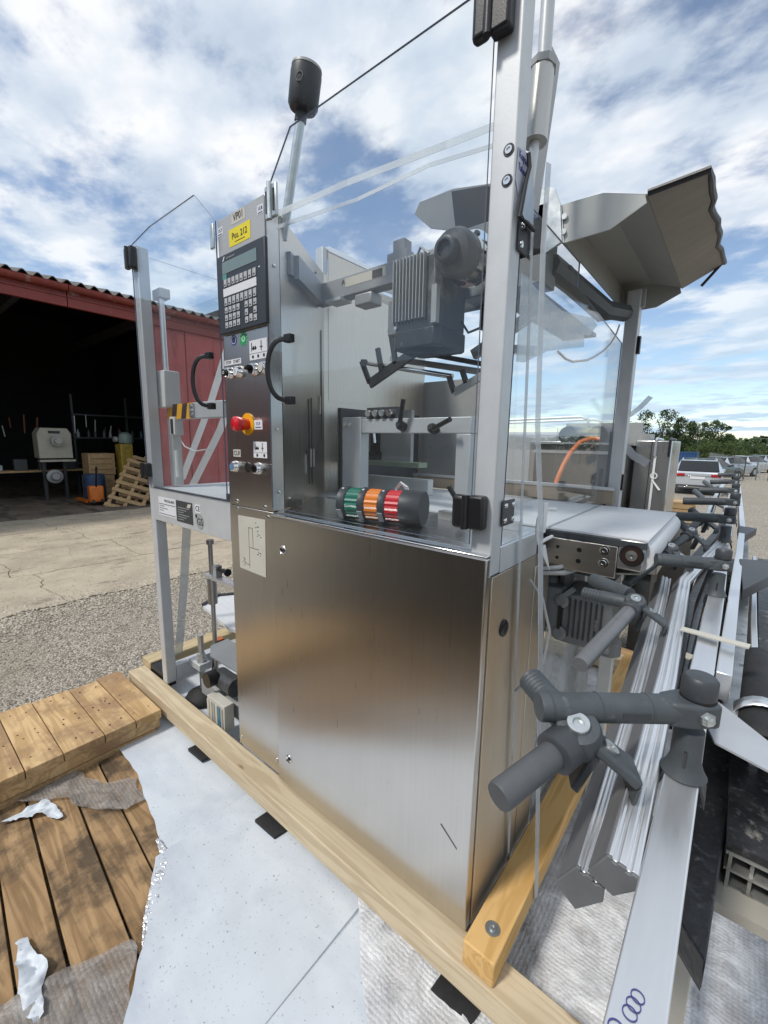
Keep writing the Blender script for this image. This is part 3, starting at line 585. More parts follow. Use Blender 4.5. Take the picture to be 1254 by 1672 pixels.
# cabinet
P(M().box(-.742, -.0025, .0235, .285, .0, .953), 'cabinet_body', STEEL, bevel=.002)
dr = P(M().box(-.744, -.0005, .0, .023, .004, .9475), 'front_door', STEEL, bevel=.004, seg=3)
P(M().box(-.744, .0, -.004, .024, .948, .9545), 'door_lip', CHROME, dr, bevel=.002)
def lock(x, z):
    o = P(M().lathe((x, 0, z), (0, -1, 0), [(.0145, 0), (.0145, .002), (.012, .004), (.011, .003), (.009, .0015), (.0005, .0015)], 22), 'lock', CHROME, dr)
    P(M().box(x-.005, x+.005, -.0035, -.001, z-.0022, z+.0022), 'lock', BLACK, dr)
for k in range(16):
    x = random.uniform(-.70, -.05); z = random.uniform(.1, .85); l_ = random.uniform(.004, .03)
    P(M().box(x, x+.0007, -.0005, -.0001, z, z+l_), 'scuff', mat('scuff', (.25, .24, .22), .5, .6), dr)
lock(-.69, .846); lock(-.682, .112)
scr = mat('scratch', (.12, .12, .12), .5, .5)
P(M().prism([(-.083, -.0004, .255), (-.035, -.0004, .215), (-.034, -.0004, .219), (-.08, -.0004, .259)], (0, .0003, 0)), 'scratch', scr, dr)
# side panels of cabinet (x = 0 face)
P(M().box(-.0022, .0028, .026, .282, .004, .903), 'side_panel', STEELS, bevel=.0015)
P(M().lathe((.003, .098, .764), (1, 0, 0), [(.02, 0), (.02, .004), (.016, .007), (.008, .007), (.007, .005), (.0005, .005)], 24), 'side_lock', BLACK)
P(M().box(-.0022, .0028, .288, .40, .004, .87), 'side_panel', STEELS, bevel=.0015)
P(M().box(-.74, -.003, .285, .40, .0, .90), 'rear_body', STEELD)
P(M().lathe((.003, .325, .16), (1, 0, 0), [(.005, 0), (.005, .002), (.001, .004)], 12), 'screw', CHROME)
# shelf behind the guard
P(M().prism([(-.745, .0245, .9545), (-.004, .0245, .9545), (-.004, .365, .9545), (-.95, .365, .9545)], (0, 0, .004)), 'shelf_plate', SHELF)
P(M().box(-.30, -.05, .28, .31, .959, .985), 'shelf_rail', ALUB)
# control column
P(M().box(-1.015, -.7585, .0155, .062, .957, 1.886), 'column', STEEL, bevel=.002)
P(M().box(-1.015, -.7585, .0155, .062, .0, .9545), 'column_base', STEEL, bevel=.002)
P(M().box(-1.012, -.7605, .0125, .0152, 1.530, 1.882), 'top_plate', mat('satin_plate', (.50, .49, .46), .4, .5, .04, 5))
for (x, z) in ((-.965+.0, .972), (-.80, .968), (-.965, .944), (-.785, .936), (-1.0, .03), (-.775, .05)):
    P(M().lathe((x, .0155, z), (0, -1, 0), [(.0065, 0), (.006, .003), (.002, .0045)], 12), 'rivet', CHROME)
for (x, z) in ((-.7575, 1.7), (-.7575, 1.22), (-.7575, 1.02)):
    P(M().lathe((x, .04, z), (1, 0, 0), [(.006, 0), (.005, .003), (.001, .004)], 12), 'rivet', CHROME)
# terminal
tm = P(M().box(-1.006, -.745, .0, .0123, 1.529, 1.767), 'keypad_terminal', PANELD, bevel=.003)
P(M().box(-.973, -.785, -.0012, -.0002, 1.709, 1.744), 'screen', LCD, tm)
P(M().box(-.973, -.95, -.0012, -.0002, 1.692, 1.708), 'screen_tab', mat('teal_tab', (.10, .30, .28), .4), tm)
P(M().box(-.972, -.789, -.0012, -.0002, 1.641, 1.665), 'function_strip', PAPER, tm)
kx = [-.9665+i*.0228 for i in range(8)]
def key(x, z, w=.0165, h=.021, r=0):
    P(M().box(x, x+w, -.0022, -.0002, z, z+h), 'key', KEY, tm, bevel=.0012 if not r else .005, seg=2 if not r else 3)
    P(M().box(x+.004, x+w-.005, -.0026, -.0023, z+.004, z+.008), 'key_mark', INK, tm)
for x in kx: key(x, 1.669, h=.0225); key(x, 1.612, h=.0235)
for r_, z in enumerate((1.589, 1.566, 1.5435)):
    for c_ in (0, 1, 2, 3): key(kx[c_], z, h=.0185)
for c_, z, r_ in ((5, 1.589, 0), (7, 1.589, 0), (6, 1.587, 1), (5, 1.566, 1), (7, 1.566, 1), (6, 1.545, 1), (5, 1.5435, 0), (7, 1.5435, 0)): key(kx[c_], z, h=.0185+(.003 if r_ and c_ == 6 else 0), r=r_)
text('AUTOMATION', 'lettering', (-.925, -.0006, 1.752), FRONT, .007, KEY, tm)
P(M().prism([(-.972, -.0006, 1.747), (-.966, -.0006, 1.747), (-.957, -.0006, 1.760), (-.963, -.0006, 1.760)], (0, .0004, 0)), 'logo_mark', PAPER, tm)
P(M().box(-.778, -.770, -.0006, -.0002, 1.688, 1.691), 'status_light', PAPER, tm)
st = P(M().box(-.947, -.831, .0117, .0124, 1.787, 1.837), 'yellow_label', YELLOW)
text('Pos. 212', 'lettering', (-.889, .0113, 1.814), FRONT, .026, INK, st, sx=.95); P(M().box(-.915, -.86, .0111, .0116, 1.796, 1.7975), 'underline', INK, st)
s1 = P(M().box(-.930, -.856, .0119, .0124, 1.848, 1.880), 'number_label', PAPERG); text('VP01', 'lettering', (-.893, .0115, 1.865), FRONT, .030, INK, s1, sx=.9)
for (x, z, tx) in ((-1.0, 1.847, '15.7'), (-.781, 1.848, '15.8')):
    q = P(M().box(x-.013, x+.017, .0119, .0124, z-.012, z+.013), 'small_label', PAPER); text(tx, 'lettering', (x+.002, .0115, z+.003), FRONT, .013, INKB, q); P(M().box(x-.01, x+.013, .0114, .0118, z-.009, z-.0065), 'underline', INKB, q)
# stickers on steel
def disc(x, z, r, mt, n='round_label', d=.0006): return P(M().cyl((x, .0152, z), (x, .0152-d, z), r, n=28), n, mt)
bl = disc(-.948, 1.508, .0165, BLUEP); P(M().ring((-.948, .0142, 1.508), (0, 1, 0), .0125, .0108, .0003), 'ring', PAPER, bl); P(M().cyl((-.948, .0144, 1.508), (-.948, .014, 1.508), .006), 'core', INK, bl)
gr = disc(-.892, 1.506, .016, GREENP)
for k in range(12):
    a = k*math.pi/6; P(M().fbox((-.892+.019*math.cos(a), .0149, 1.506+.019*math.sin(a)), (.005*math.cos(a), 0, .005*math.sin(a)), (-.002*math.sin(a), 0, .002*math.cos(a)), (0, .0003, 0)), 'tooth', GREENP, gr)
P(M().ring((-.892, .0143, 1.506), (0, 1, 0), .009, .006, .0003), 'ring', PAPER, gr)
def picto(x0, x1, z0, z1, up):
    q = P(M().box(x0, x1, .0147, .0153, z0, z1), 'pictogram_label', PAPER); w = x1-x0; h = z1-z0
    def r_(a, b, c, d, m=INK): P(M().box(x0+a*w, x0+b*w, .0142, .0146, z0+c*h, z0+d*h), 'print', m, q)
    r_(.0, 1, .315, .33); r_(.12, .16, .45, .88); r_(.16, .42, .55, .62); r_(.2, .28, .5, .7); r_(.32, .38, .5, .7); r_(.66, .70, .42, .92); r_(.60, .76, .58, .63)
    for u in ((.2, .5, .82) if up else (.28, .8)): P(M().cyl((x0+u*w, .0146, z0+.16*h), (x0+u*w, .0142, z0+.16*h), .0052, n=12), 'print', INK, q)
picto(-.860, -.766, 1.435, 1.494, 1); picto(-.855, -.781, 1.128, 1.180, 0)
q = P(M().box(-1.010, -.909, .0147, .0153, 1.432, 1.449), 'stop_start_label', PAPER); text('STOP', 'lettering', (-.985, .0144, 1.4405), FRONT, .014, INK, q); text('START', 'lettering', (-.935, .0144, 1.4405), FRONT, .014, INK, q, sx=.95)
q = P(M().box(-.977, -.932, .0147, .0153, 1.127, 1.152), 'clear_label', PAPERG); text('CLR', 'lettering', (-.954, .0144, 1.139), FRONT, .022, INK, q)
q = P(M().box(-.847, -.802, .0147, .0153, 1.219, 1.249), 'small_label', PAPER); text('15.9', 'lettering', (-.825, .0144, 1.237), FRONT, .014, INKB, q); P(M().box(-.840, -.808, .0143, .0146, 1.224, 1.227), 'underline', INKB, q)
def button(x, z, kind):
    b_ = P(M().lathe((x, .0152, z), (0, -1, 0), [(.0205, 0), (.0205, .003), (.0185, .006), (.0175, .014), (.016, .017), (.0135, .0175), (.0135, .014), (.0005, .014)], 26), 'push_button', CHROME)
    if kind == 'push': P(M().cyl((x, .001, z), (x, -.003, z), .0128), 'cap', PAPERG, b_)
    if kind == 'white': P(M().cyl((x, .001, z), (x, -.002, z), .0128), 'cap', PAPER, b_); P(M().box(x-.0012, x+.0012, -.0026, -.0021, z-.007, z+.007), 'mark', INK, b_)
    if kind == 'blue': P(M().cyl((x, .001, z), (x, -.002, z), .0128), 'cap', mat('blue_cap', (.12, .22, .36), .4), b_)
    if kind == 'black': P(M().cyl((x, .001, z), (x, -.012, z), .011), 'cap', BLACK, b_); P(M().ring((x, -.0128, z), (0, 1, 0), .005, .0035, .0006), 'mark', PAPER, b_)
    if kind == 'knob':
        P(M().cyl((x, .001, z), (x, -.004, z), .0132), 'cap', BLACK, b_); P(M().prism([(x-.011, -.004, z-.004), (x-.009, -.02, z-.003), (x+.009, -.02, z+.003), (x+.011, -.004, z+.004)], (.0018, 0, .007)), 'grip', BLACK, b_, bevel=.001)
button(-.975, 1.405, 'black'); button(-.920, 1.405, 'white'); button(-.833, 1.405, 'knob'); button(-.780, 1.405, 'push'); button(-.966, 1.093, 'blue'); button(-.830, 1.093, 'knob')
P(M().cyl((-.893, .0152, 1.093), (-.893, .0142, 1.093), .017), 'blanking_disc', BLACK)
es = P(M().cyl((-.882, .0152, 1.236), (-.882, .012, 1.236), .036, n=36), 'emergency_stop', ORNG2)
P(M().lathe((-.882, .012, 1.236), (0, -1, 0), [(.018, 0), (.018, .012), (.021, .016), (.024, .040), (.023, .046), (.018, .049), (.0005, .050)], 30), 'stop_button', RED, es)
# drawing label on lower column
q = P(M().prism([(-.963, .0152, .922), (-.801, .0152, .926), (-.806, .0152, .726), (-.962, .0152, .730)], (0, -.0006, 0)), 'wiring_label', PAPERG)
def ln(x0, x1, z0, z1): P(M().box(x0, x1, .0141, .0145, z0, z1), 'print', INK, q)
ln(-.90, -.8985, .742, .885); ln(-.90, -.876, .885, .8865); ln(-.8765, -.875, .815, .885); ln(-.895, -.84, .815, .8165); ln(-.92, -.90, .752, .7535)
for (a, b) in ((-.93, .765), (-.93, .75), (-.85, .9), (-.84, .87), (-.845, .8)):
    for k in range(5): x = a+random.uniform(-.012, .012); z = b+random.uniform(-.01, .01); ln(x, x+random.uniform(.002, .008), z, z+random.uniform(.001, .003))
# inner wall behind the column and rear panels
bd = [(-1.012, .064), (-.7597, .064), (-1.0, .462), (-1.0, 1.20), (-1.3, 1.20), (-1.3, .34), (-1.1, .12)]
P(M().prism([(x, y, .962) for x, y in bd], (0, 0, .89)), 'inner_body', INNER)
nrm = Vector((.4, .24, 0)).normalized(); dv = Vector((-.24, .4, 0)).normalized()
def onwall(t, z, off): p = Vector((-.7597, .064, 0))+dv*t+nrm*off; return Vector((p.x, p.y, z))
slots = [(.42, 1.185, 1.624), (.288, 1.018, 1.347), (.255, 1.02, 1.34), (.225, 1.095, 1.151)]
for t, a, b in slots: P(M().fbox(onwall(t, (a+b)/2, .001), dv*.0028, nrm*.0012, (0, 0, (b-a)/2)), 'slot', BLACK)
for t, a in ((.395, 1.33), (.27, 1.12), (.305, 1.12), (.21, 1.1)): P(M().fbox(onwall(t, a, .002), dv*.004, nrm*.0022, (0, 0, .035)), 'scale_plate', PAPERG)
for t, z in ((.02, 1.825), (.30, 1.80), (.36, 1.82), (.05, .99)): P(M().cyl(onwall(t, z, 0), onwall(t, z, .004), .006), 'rivet', CHROME)
P(M().fbox(onwall(.06, .972, .015), dv*.03, nrm*.012, (0, 0, .01)), 'latch', BLACK)
P(M().box(-1.045, -1.003, .460, .485, .96, 1.955), 'corner_post', ALUG, bevel=.002)
pn = [(.487, 1.938), (.729, 1.942), (.766, 1.748), (.918, 1.551), (1.204, 1.552), (1.185, 1.354), (.487, 1.354)]
P(M().prism([(-1.0015, y, z) for y, z in pn], (.003, 0, 0)), 'inner_panel', INNER)
P(M().box(-1.06, -.995, .487, 1.0, 1.943, 1.962), 'top_rail', ALUB)
P(M().box(-1.05, -.70, 1.26, 1.275, .96, 1.52), 'rear_panel', GREYL)
P(M().box(-.70, -.68, 1.25, 1.285, .96, 1.55), 'rear_upright', ALUB)
P(M().box(-.998, -.99, .55, 1.15, .96, 1.33), 'recess_panel', DGREY)
P(M().box(-1.0, -.60, .60, .66, 1.085, 1.105), 'green_shelf', mat('green_edge', (.28, .33, .24), .5))
P(M().box(-.95, -.70, .68, .70, 1.10, 1.32), 'inner_bracket', GREYL)
P(M().box(-.92, -.87, .67, .68, 1.13, 1.30), 'slide', BLACK); P(M().tube([(-.90, .66, 1.29), (-.885, .66, 1.18)], .008), 'cylinder_rod', CHROME); P(M().box(-.93, -.86, .64, .68, 1.106, 1.14), 'guide_block', BLACK)
P(M().box(-.98, -.62, .70, .74, .965, 1.03), 'lower_guide', WHITE)
P(M().box(-.90, .03, .985, 1.005, .965, 1.018), 'side_guide', mat('tan_guide', (.34, .27, .20), .5))
P(M().box(-.90, .03, .980, 1.008, 1.019, 1.030), 'guide_cap', ALUB)
# sealing bracket
bk = P(M().box(-.730, -.640, .30, .345, .960, 1.270), 'seal_frame', ALUG, bevel=.003)
P(M().box(-.639, -.215, .302, .343, 1.215, 1.262), 'crossbar', ALUG, bk, bevel=.002); P(M().box(-.262, -.216, .302, .343, .990, 1.214), 'upright', ALUG, bk, bevel=.002)
for x in (-.715, -.69): P(M().cyl((x, .30, 1.245), (x, .296, 1.245), .009), 'bolt_head', CHROME, bk)
for x in (-.60, -.57, -.54, -.51): P(M().cyl((x, .29, 1.28), (x, .33, 1.28), .011), 'roller', CHROME, bk)
P(M().box(-.62, -.49, .31, .33, 1.263, 1.30), 'roller_plate', DGREY, bk)
def lever(x, y, z, d, l, parent):
    d = Vector(d).normalized(); o = P(M().lathe((x, y, z), (0, -1, .3), [(.016, 0), (.015, .02), (.009, .03)], 16), 'clamp_lever', BLACK, parent)
    P(M().tube([Vector((x, y-.02, z)), Vector((x, y-.025, z))+d*l*.5, Vector((x, y-.03, z))+d*l], .0075), 'grip', BLACK, parent)
lever(-.455, .30, 1.235, (.25, 0, 1), .085, bk); lever(-.335, .30, 1.225, (1, -.2, .35), .085, bk); lever(-.585, .22, .985, (-.5, -.2, .8), .05, bk); lever(-.235, .30, 1.02, (-.5, 0, .8), .05, bk)
# arm with the motor
ar = P(M().box(-.965, -.20, .375, .425, 1.705, 1.775), 'support_arm', ARMG, bevel=.004)
P(M().bar(onwall(.10, 1.74, .0), (-.955, .395, 1.74), .05, .07), 'elbow', ARMG, ar)
P(M().bar((-.80, .12, 1.742), (-.945, .385, 1.742), .03, .066), 'elbow_tube', ARMG, ar)
P(M().box(-.60, -.52, .38, .42, 1.776, 1.80), 'clip_base', ARMG, ar); P(M().box(-.575, -.53, .38, .42, 1.80, 1.835), 'clip', ARMG, ar)
P(M().box(-.79, -.60, .3742, .3748, 1.735, 1.765), 'scale_label', PAPERG, ar); P(M().box(-.66, -.615, .3735, .3741, 1.737, 1.763), 'scale_print', INK, ar); text('A', 'lettering', (-.80, .3738, 1.755), FRONT, .024, INK, ar)
P(M().box(-.74, -.66, .37, .43, 1.66, 1.70), 'hook_block', ARMG, ar, bevel=.006); P(M().box(-.88, -.80, .36, .42, 1.694, 1.704), 'foot_plate', ALUG, ar)
# gearmotor
mo = M()
c = Vector((-.365, .30, 0)); sec = []
for k in range(20):
    a = 2*math.pi*k/20; r_ = .096; x = max(-.078, min(.078, r_*1.1*math.cos(a))); y = max(-.078, min(.078, r_*1.1*math.sin(a))); sec.append((c.x+x, c.y+y, 1.50))
mo.prism(sec, (0, 0, .185)); gm = P(mo, 'gear_motor', MOTG, bevel=.003)
fn = M()
for k in range(10):
    x = -.435+k*.0115; fn.box(x, x+.0028, .207, .224, 1.525, 1.69)
    
P(fn, 'cooling_fins', GREYL, gm)
for k in range(8):
    y = .24+k*.015; P(M().box(-.454, -.441, y, y+.003, 1.525, 1.69), 'fin', GREYL, gm)
P(M().prism([(p[0]+(p[0]-c.x)*.05, p[1]+(p[1]-c.y)*.05, 1.452) for p in sec], (0, 0, .050)), 'fan_cowl', mat('cowl_black', (.03, .032, .035), .45, 0, .3, 30, spots=[((.16, .165, .17), 30, .60, .70)]), gm, bevel=.004)
for k in range(6): P(M().ring((c.x, c.y, 1.449), (0, 0, 1), .015+k*.012, .012+k*.012, .003, 20), 'grille_ring', BLACK, gm)
P(M().box(-.478, -.442, .24, .33, 1.50, 1.60), 'terminal_box', GREY, gm, bevel=.004)
P(M().box(-.30, -.284, .205, .2215, 1.505, 1.60), 'name_plate', GREYL, gm)
gx = Vector((-.228, .285, 1.668)); ax = Vector((-.04, -1, -.10)).normalized()
P(M().lathe(gx, ax, [(.068, 0), (.068, .012), (.05, .013), (.05, .045)], 34), 'flange', CHROME, gm)
P(M().lathe(gx+ax*.045, ax, [(.046, 0), (.055, .002), (.058, .040), (.050, .058), (.030, .062), (.029, .088), (.026, .090), (.020, .090), (.019, .080), (.0005, .080)], 36), 'gearbox', MOTG, gm)
for k in range(6):
    a = k*1.047+.4; e1 = ax.orthogonal().normalized(); e2 = ax.cross(e1); p = gx+ax*.012+(e1*math.cos(a)+e2*math.sin(a))*.059; P(M().cyl(p, p+ax*.007, .0065, n=6), 'bolt_head', DGREY, gm)
P(M().tube([(-.40, .31, 1.66), (-.43, .30, 1.71), (-.40, .29, 1.745), (-.37, .29, 1.72)], .004), 'cable', GREYL, gm)
P(M().tube([(-.46, .30, 1.56), (-.50, .31, 1.60), (-.49, .33, 1.68), (-.44, .36, 1.71)], .006), 'cable', BLACK, gm); P(M().cyl((-.46, .30, 1.545), (-.46, .30, 1.572), .012), 'cable_gland', BLACK, gm)
for x in (-.43, -.30):
    for z in (1.512, 1.69): P(M().cyl((x, .2225, z), (x, .216, z), .006, n=6), 'bolt_head', ZINC, gm)
# hopper plates above
P(M().prism([(-.543, .45, 1.932), (-.524, .45, 1.963), (-.397, .45, 1.962), (-.27, .45, 1.935), (-.10, .45, 1.83), (-.10, .45, 1.60), (-.25, .45, 1.58), (-.30, .45, 1.64), (-.40, .45, 1.70), (-.40, .45, 1.845), (-.48, .45, 1.874)], (0, .006, 0)), 'mounting_plate', GREY)
P(M().prism([(-.385, .42, 1.938), (-.267, .42, 1.916), (-.15, .42, 1.83), (-.15, .42, 1.76), (-.36, .42, 1.80)], (0, .004, .003)), 'dark_cover', BLACK)
P(M().box(-.36, -.10, .440, .4485, 1.59, 1.86), 'carrier_plate', GREY, bevel=.002)
P(M().box(-.30, -.06, .36, .446, 1.60, 1.79), 'drive_housing', GREY, bevel=.004)
P(M().prism([(-.09, .36, 1.83), (-.05, .36, 1.815), (-.033, .36, 1.775), (-.022, .36, 1.686), (-.058, .36, 1.67), (-.14, .36, 1.67), (-.14, .36, 1.83)], (0, .01, 0)), 'chute_bracket', ZINC)
# hopper trough: profile (x,z) swept in y
hp = [(-.031, 1.775), (.061, 1.772), (.150, 1.741), (.155, 1.724), (.083, 1.689), (-.019, 1.686)]
hop = P(M().prism([(x, .372, z) for x, z in hp], (0, .004, 0)), 'hopper', HOPPER_LIT)
P(M().prism([(x, 1.10, z) for x, z in hp], (0, .004, 0)), 'end_plate', HOPPER, hop)
def strip(a, b, n, mt, y0=.376, y1=1.10, t=.003):
    a = Vector((a[0], 0, a[1])); b = Vector((b[0], 0, b[1])); d = b-a; nn = Vector((-d.z, 0, d.x)).normalized()*t; y1 += .003 if 'top' in n else 0
    return P(M().prism([(a.x, y0, a.z), (b.x, y0, b.z), (b.x+nn.x, y0, b.z+nn.z), (a.x+nn.x, y0, a.z+nn.z)], (0, y1-y0, 0)), n, mt, hop)
strip((-.019, 1.686), (-.031, 1.775), 'side_sheet', HOPPER); strip((-.035, 1.7745), (.0005, 1.7742), 'top_sheet', HOPPER); strip((.0, 1.7742), (.0615, 1.7718), 'top_sheet', HOPPER); strip((.061, 1.7716), (.1055, 1.7564), 'top_sheet', HOPPER); strip((.105, 1.7566), (.153, 1.740), 'top_sheet', HOPPER)
fl = M(); v = []; nn = 14
for i in range(nn+1):
    y = .372+.732*i/nn; ex = .004*math.sin(i*1.1)+.003*math.sin(i*2.3+1)
    v += [(.152, y, 1.742), (.262+ex, y, 1.752+.046*(i/nn)), (.264+ex, y, 1.749+.046*(i/nn)), (.155, y, 1.738)]
fs = [(0, 1, 2, 3), (4*nn+3, 4*nn+2, 4*nn+1, 4*nn)]
for i in range(nn):
    for q_ in range(4): fs.append((4*i+q_, 4*i+(q_+1) % 4, 4*i+4+(q_+1) % 4, 4*i+4+q_))
P(fl.add(v, fs), 'flap', FLAP, hop)
pe = [(.156, .37, 1.742)]+[(.262+.004*math.sin(i*1.1)+.003*math.sin(i*2.3+1), .372+.732*i/nn, 1.752+.046*(i/nn)) for i in range(nn+1)]
P(M().tube(pe, .0075), 'flap_edging', BLACK, hop); P(M().tube([(.262, 1.095, 1.797), (.235, 1.10, 1.765), (.21, 1.11, 1.738)], .005), 'loose_edging', BLACK, hop)
for z in (1.71, 1.745): P(M().cyl((-.022, .371, z), (-.022, .365, z), .007), 'bolt_head', ZINC, hop)
for k, (x0_, x1_, z_) in enumerate(((-.22, -.10, 1.60), (-.10, -.03, 1.655))): P(M().box(x0_, x1_, .47, 1.05, z_, z_+.012), 'underframe', DGREY, hop)
P(M().box(-.13, -.115, .44, 1.05, 1.605, 1.62), 'under_rail', ALUB, hop)
P(M().tube([(-.07, .42, 1.66), (-.02, .8, 1.63), (-.0, 1.0, 1.66)], .03), 'roller_tube', DGREY, hop)
# sealing jaws linkage below motor
def link(pts, n='link_plate', mt=GREY, w=.02, y=.25, t=.008):
    for a, b in zip(pts, pts[1:]): P(M().bar((a[0], a[1], a[2]), (b[0], b[1], b[2]), t, w, up=(0, 1, 0) if abs(a[0]-b[0])+abs(a[2]-b[2]) > 0 else (0, 0, 1)), n, mt)
lk = P(M().bar((-.644, .35, 1.385), (-.455, .35, 1.470), .012, .032, up=(0, 0, 1)), 'jaw_linkage', DGREY, bevel=.001)
def seg(a, b, n='link_arm', w=.016, mt=DGREY): return P(M().bar(a, b, .012, w), n, mt, lk, bevel=.001)
seg((-.644, .35, 1.388), (-.683, .35, 1.465)); seg((-.683, .35, 1.465), (-.662, .35, 1.463), w=.012); seg((-.59, .35, 1.42), (-.61, .35, 1.50)); seg((-.53, .35, 1.44), (-.556, .35, 1.552))
seg((-.304, .35, 1.336), (-.324, .35, 1.385), w=.014); seg((-.304, .35, 1.336), (-.215, .35, 1.378), w=.022, mt=GREYL); seg((-.264, .35, 1.36), (-.280, .35, 1.40), w=.014)
P(M().cyl((-.672, .36, 1.460), (-.318, .36, 1.386), .008), 'polished_rod', CHROME, lk); P(M().bar((-.60, .42, 1.475), (-.20, .42, 1.39), .03, .018), 'flat_bar', GREYL, lk)
P(M().bar((-.56, .37, 1.50), (-.19, .44, 1.41), .014, .014), 'square_bar', DGREY, lk)
P(M().bar((-.87, .60, 1.79), (-.52, .60, 1.62), .04, .03), 'slide_bar', CHROME, lk); P(M().bar((-.80, .60, 1.80), (-.50, .60, 1.67), .03, .03), 'slide_bar', GREYL, lk)
P(M().bar((-.30, .50, 1.49), (-.12, .50, 1.46), .03, .025), 'slide_bar', CHROME, lk); P(M().bar((-.30, .45, 1.46), (-.10, .45, 1.56), .02, .03), 'link_arm', GREYL, lk)
P(M().box(-.26, -.19, .40, .47, 1.52, 1.58), 'junction_block', DGREY, lk, bevel=.004)
P(M().tube([(-.30, .35, 1.55), (-.26, .34, 1.50), (-.20, .36, 1.52), (-.16, .38, 1.56)], .004), 'cable', BLACK, lk)
# aluminium posts and clear guards
P(M().box(-.0475, .0015, .0155, .062, .906, 2.32), 'front_post', ALUG, bevel=.003)
for z in (1.721, 1.670):
    b_ = P(M().ring((-.012, .0155, z), (0, -1, 0), .0105, .008, .0015), 'screw_ring', BLACK); P(M().lathe((-.012, .0155, z), (0, -1, 0), [(.0075, 0), (.007, .003), (.004, .003), (.0035, .0008), (.0003, .0008)], 18), 'screw', CHROME, b_)
P(M().box(-.0005, .0025, .0625, .283, .905, .962), 'lower_rail', ALUG, bevel=.001); P(M().box(-.001, .0035, .0165, .284, .9035, .9055), 'rail_edge', CHROME)
P(M().box(.0, .045, 1.02, 1.065, .93, 1.74), 'rear_post', ALUG, bevel=.003)
P(M().box(.046, .056, 1.03, 1.05, 1.52, 1.58), 'post_hinge', BLACK); P(M().box(.046, .056, 1.03, 1.05, 1.68, 1.74), 'post_hinge', GREYL)
P(M().box(.046, .052, 1.02, 1.06, 1.02, 1.08), 'post_hinge', BLACK)
P(M().box(-1.70, -1.652, .0155, .062, -.008, 1.975), 'end_post', ALUG, bevel=.003)
P(M().box(-1.70, -1.652, .95, .997, -.008, 1.96), 'end_post', ALUG, bevel=.003)
def pane(pts, vec, name='clear_guard', parent=None): 
    return P(M().prism(pts, vec, mi=0, side_mi=1), name, [PANE, PANE_EDGE], parent, fixn=True)
dp = pane([(x, .006, z) for x, z in ((-.749, .972), (-.749, 1.868), (-.631, 2.0), (-.05, 2.0), (-.0475, .972))], (0, .005, 0), 'door_guard')
lp = pane([(x, .006, z) for x, z in ((-1.688, .972), (-1.688, 1.978), (-1.50, 2.0), (-1.146, 2.0), (-1.018, 1.884), (-1.018, .972))], (0, .005, 0), 'left_guard')
pane([(-1.694, .07, .97), (-1.694, .07, 1.955), (-1.694, .945, 1.955), (-1.694, .945, .97)], (.004, 0, 0), 'end_guard')
pane([(-.004, .068, .965), (-.004, .068, 1.66), (-.004, .45, 1.66), (-.004, .45, 1.60), (-.004, 1.02, 1.56), (-.004, 1.02, .965)], (.004, 0, 0), 'side_guard')
rp = pane([(-.21, 1.03, 1.02), (-.21, 1.03, 1.255), (-.012, 1.03, 1.235), (-.012, 1.03, .94), (-.19, 1.03, .96)], (0, .005, 0), 'rear_guard')
P(M().box(-.012, -.002, 1.028, 1.036, .93, 1.24), 'rubber_edge', BLACK, rp); P(M().box(-.035, -.02, 1.015, 1.03, 1.02, 1.10), 'handle', BLACK, rp, bevel=.004)
for x in (-.16, -.09, -.04): P(M().box(x, x+.003, 1.028, 1.03, 1.255, 1.263), 'clip', BLACK, rp)
# hinges and handles
def hinge(x, z, n='hinge', w=.062, h=.068, d=.022):
    o = P(M().box(x, x+w*.45, .006-d, .0058, z, z+h), n, BLACK, bevel=.009, seg=3); P(M().box(x+w*.46, x+w, .0155-d-.006, .0152, z, z+h), 'leaf', BLACK, o, bevel=.006, seg=3); P(M().cyl((x+w*.44, -.012, z), (x+w*.44, -.012, z+h), .008), 'pin', BLACK, o)
hinge(-.083, 1.008, w=.072, h=.072); hinge(-.085, 1.905, w=.072, h=.12); hinge(-1.712, 1.883, w=.062, h=.085); hinge(-1.712, 1.012, w=.062, h=.062)
def steelhinge(x, z, sgn):
    o = P(M().box(x, x+.052, -.004, .0055, z, z+.085), 'steel_hinge', ZINC, bevel=.003); P(M().cyl((x+.026, -.006, z-.004), (x+.026, -.006, z+.089), .007), 'pin', ZINC, o)
    for dx in (.01, .042): P(M().box(x+dx-.003, x+dx+.003, -.0065, -.0042, z+.015, z+.07), 'slot', DGREY, o)
steelhinge(-.735, 1.80, 1)
o = P(M().box(-1.040, -1.018, -.002, .0055, 1.80, 1.875), 'steel_hinge', ZINC, bevel=.003)
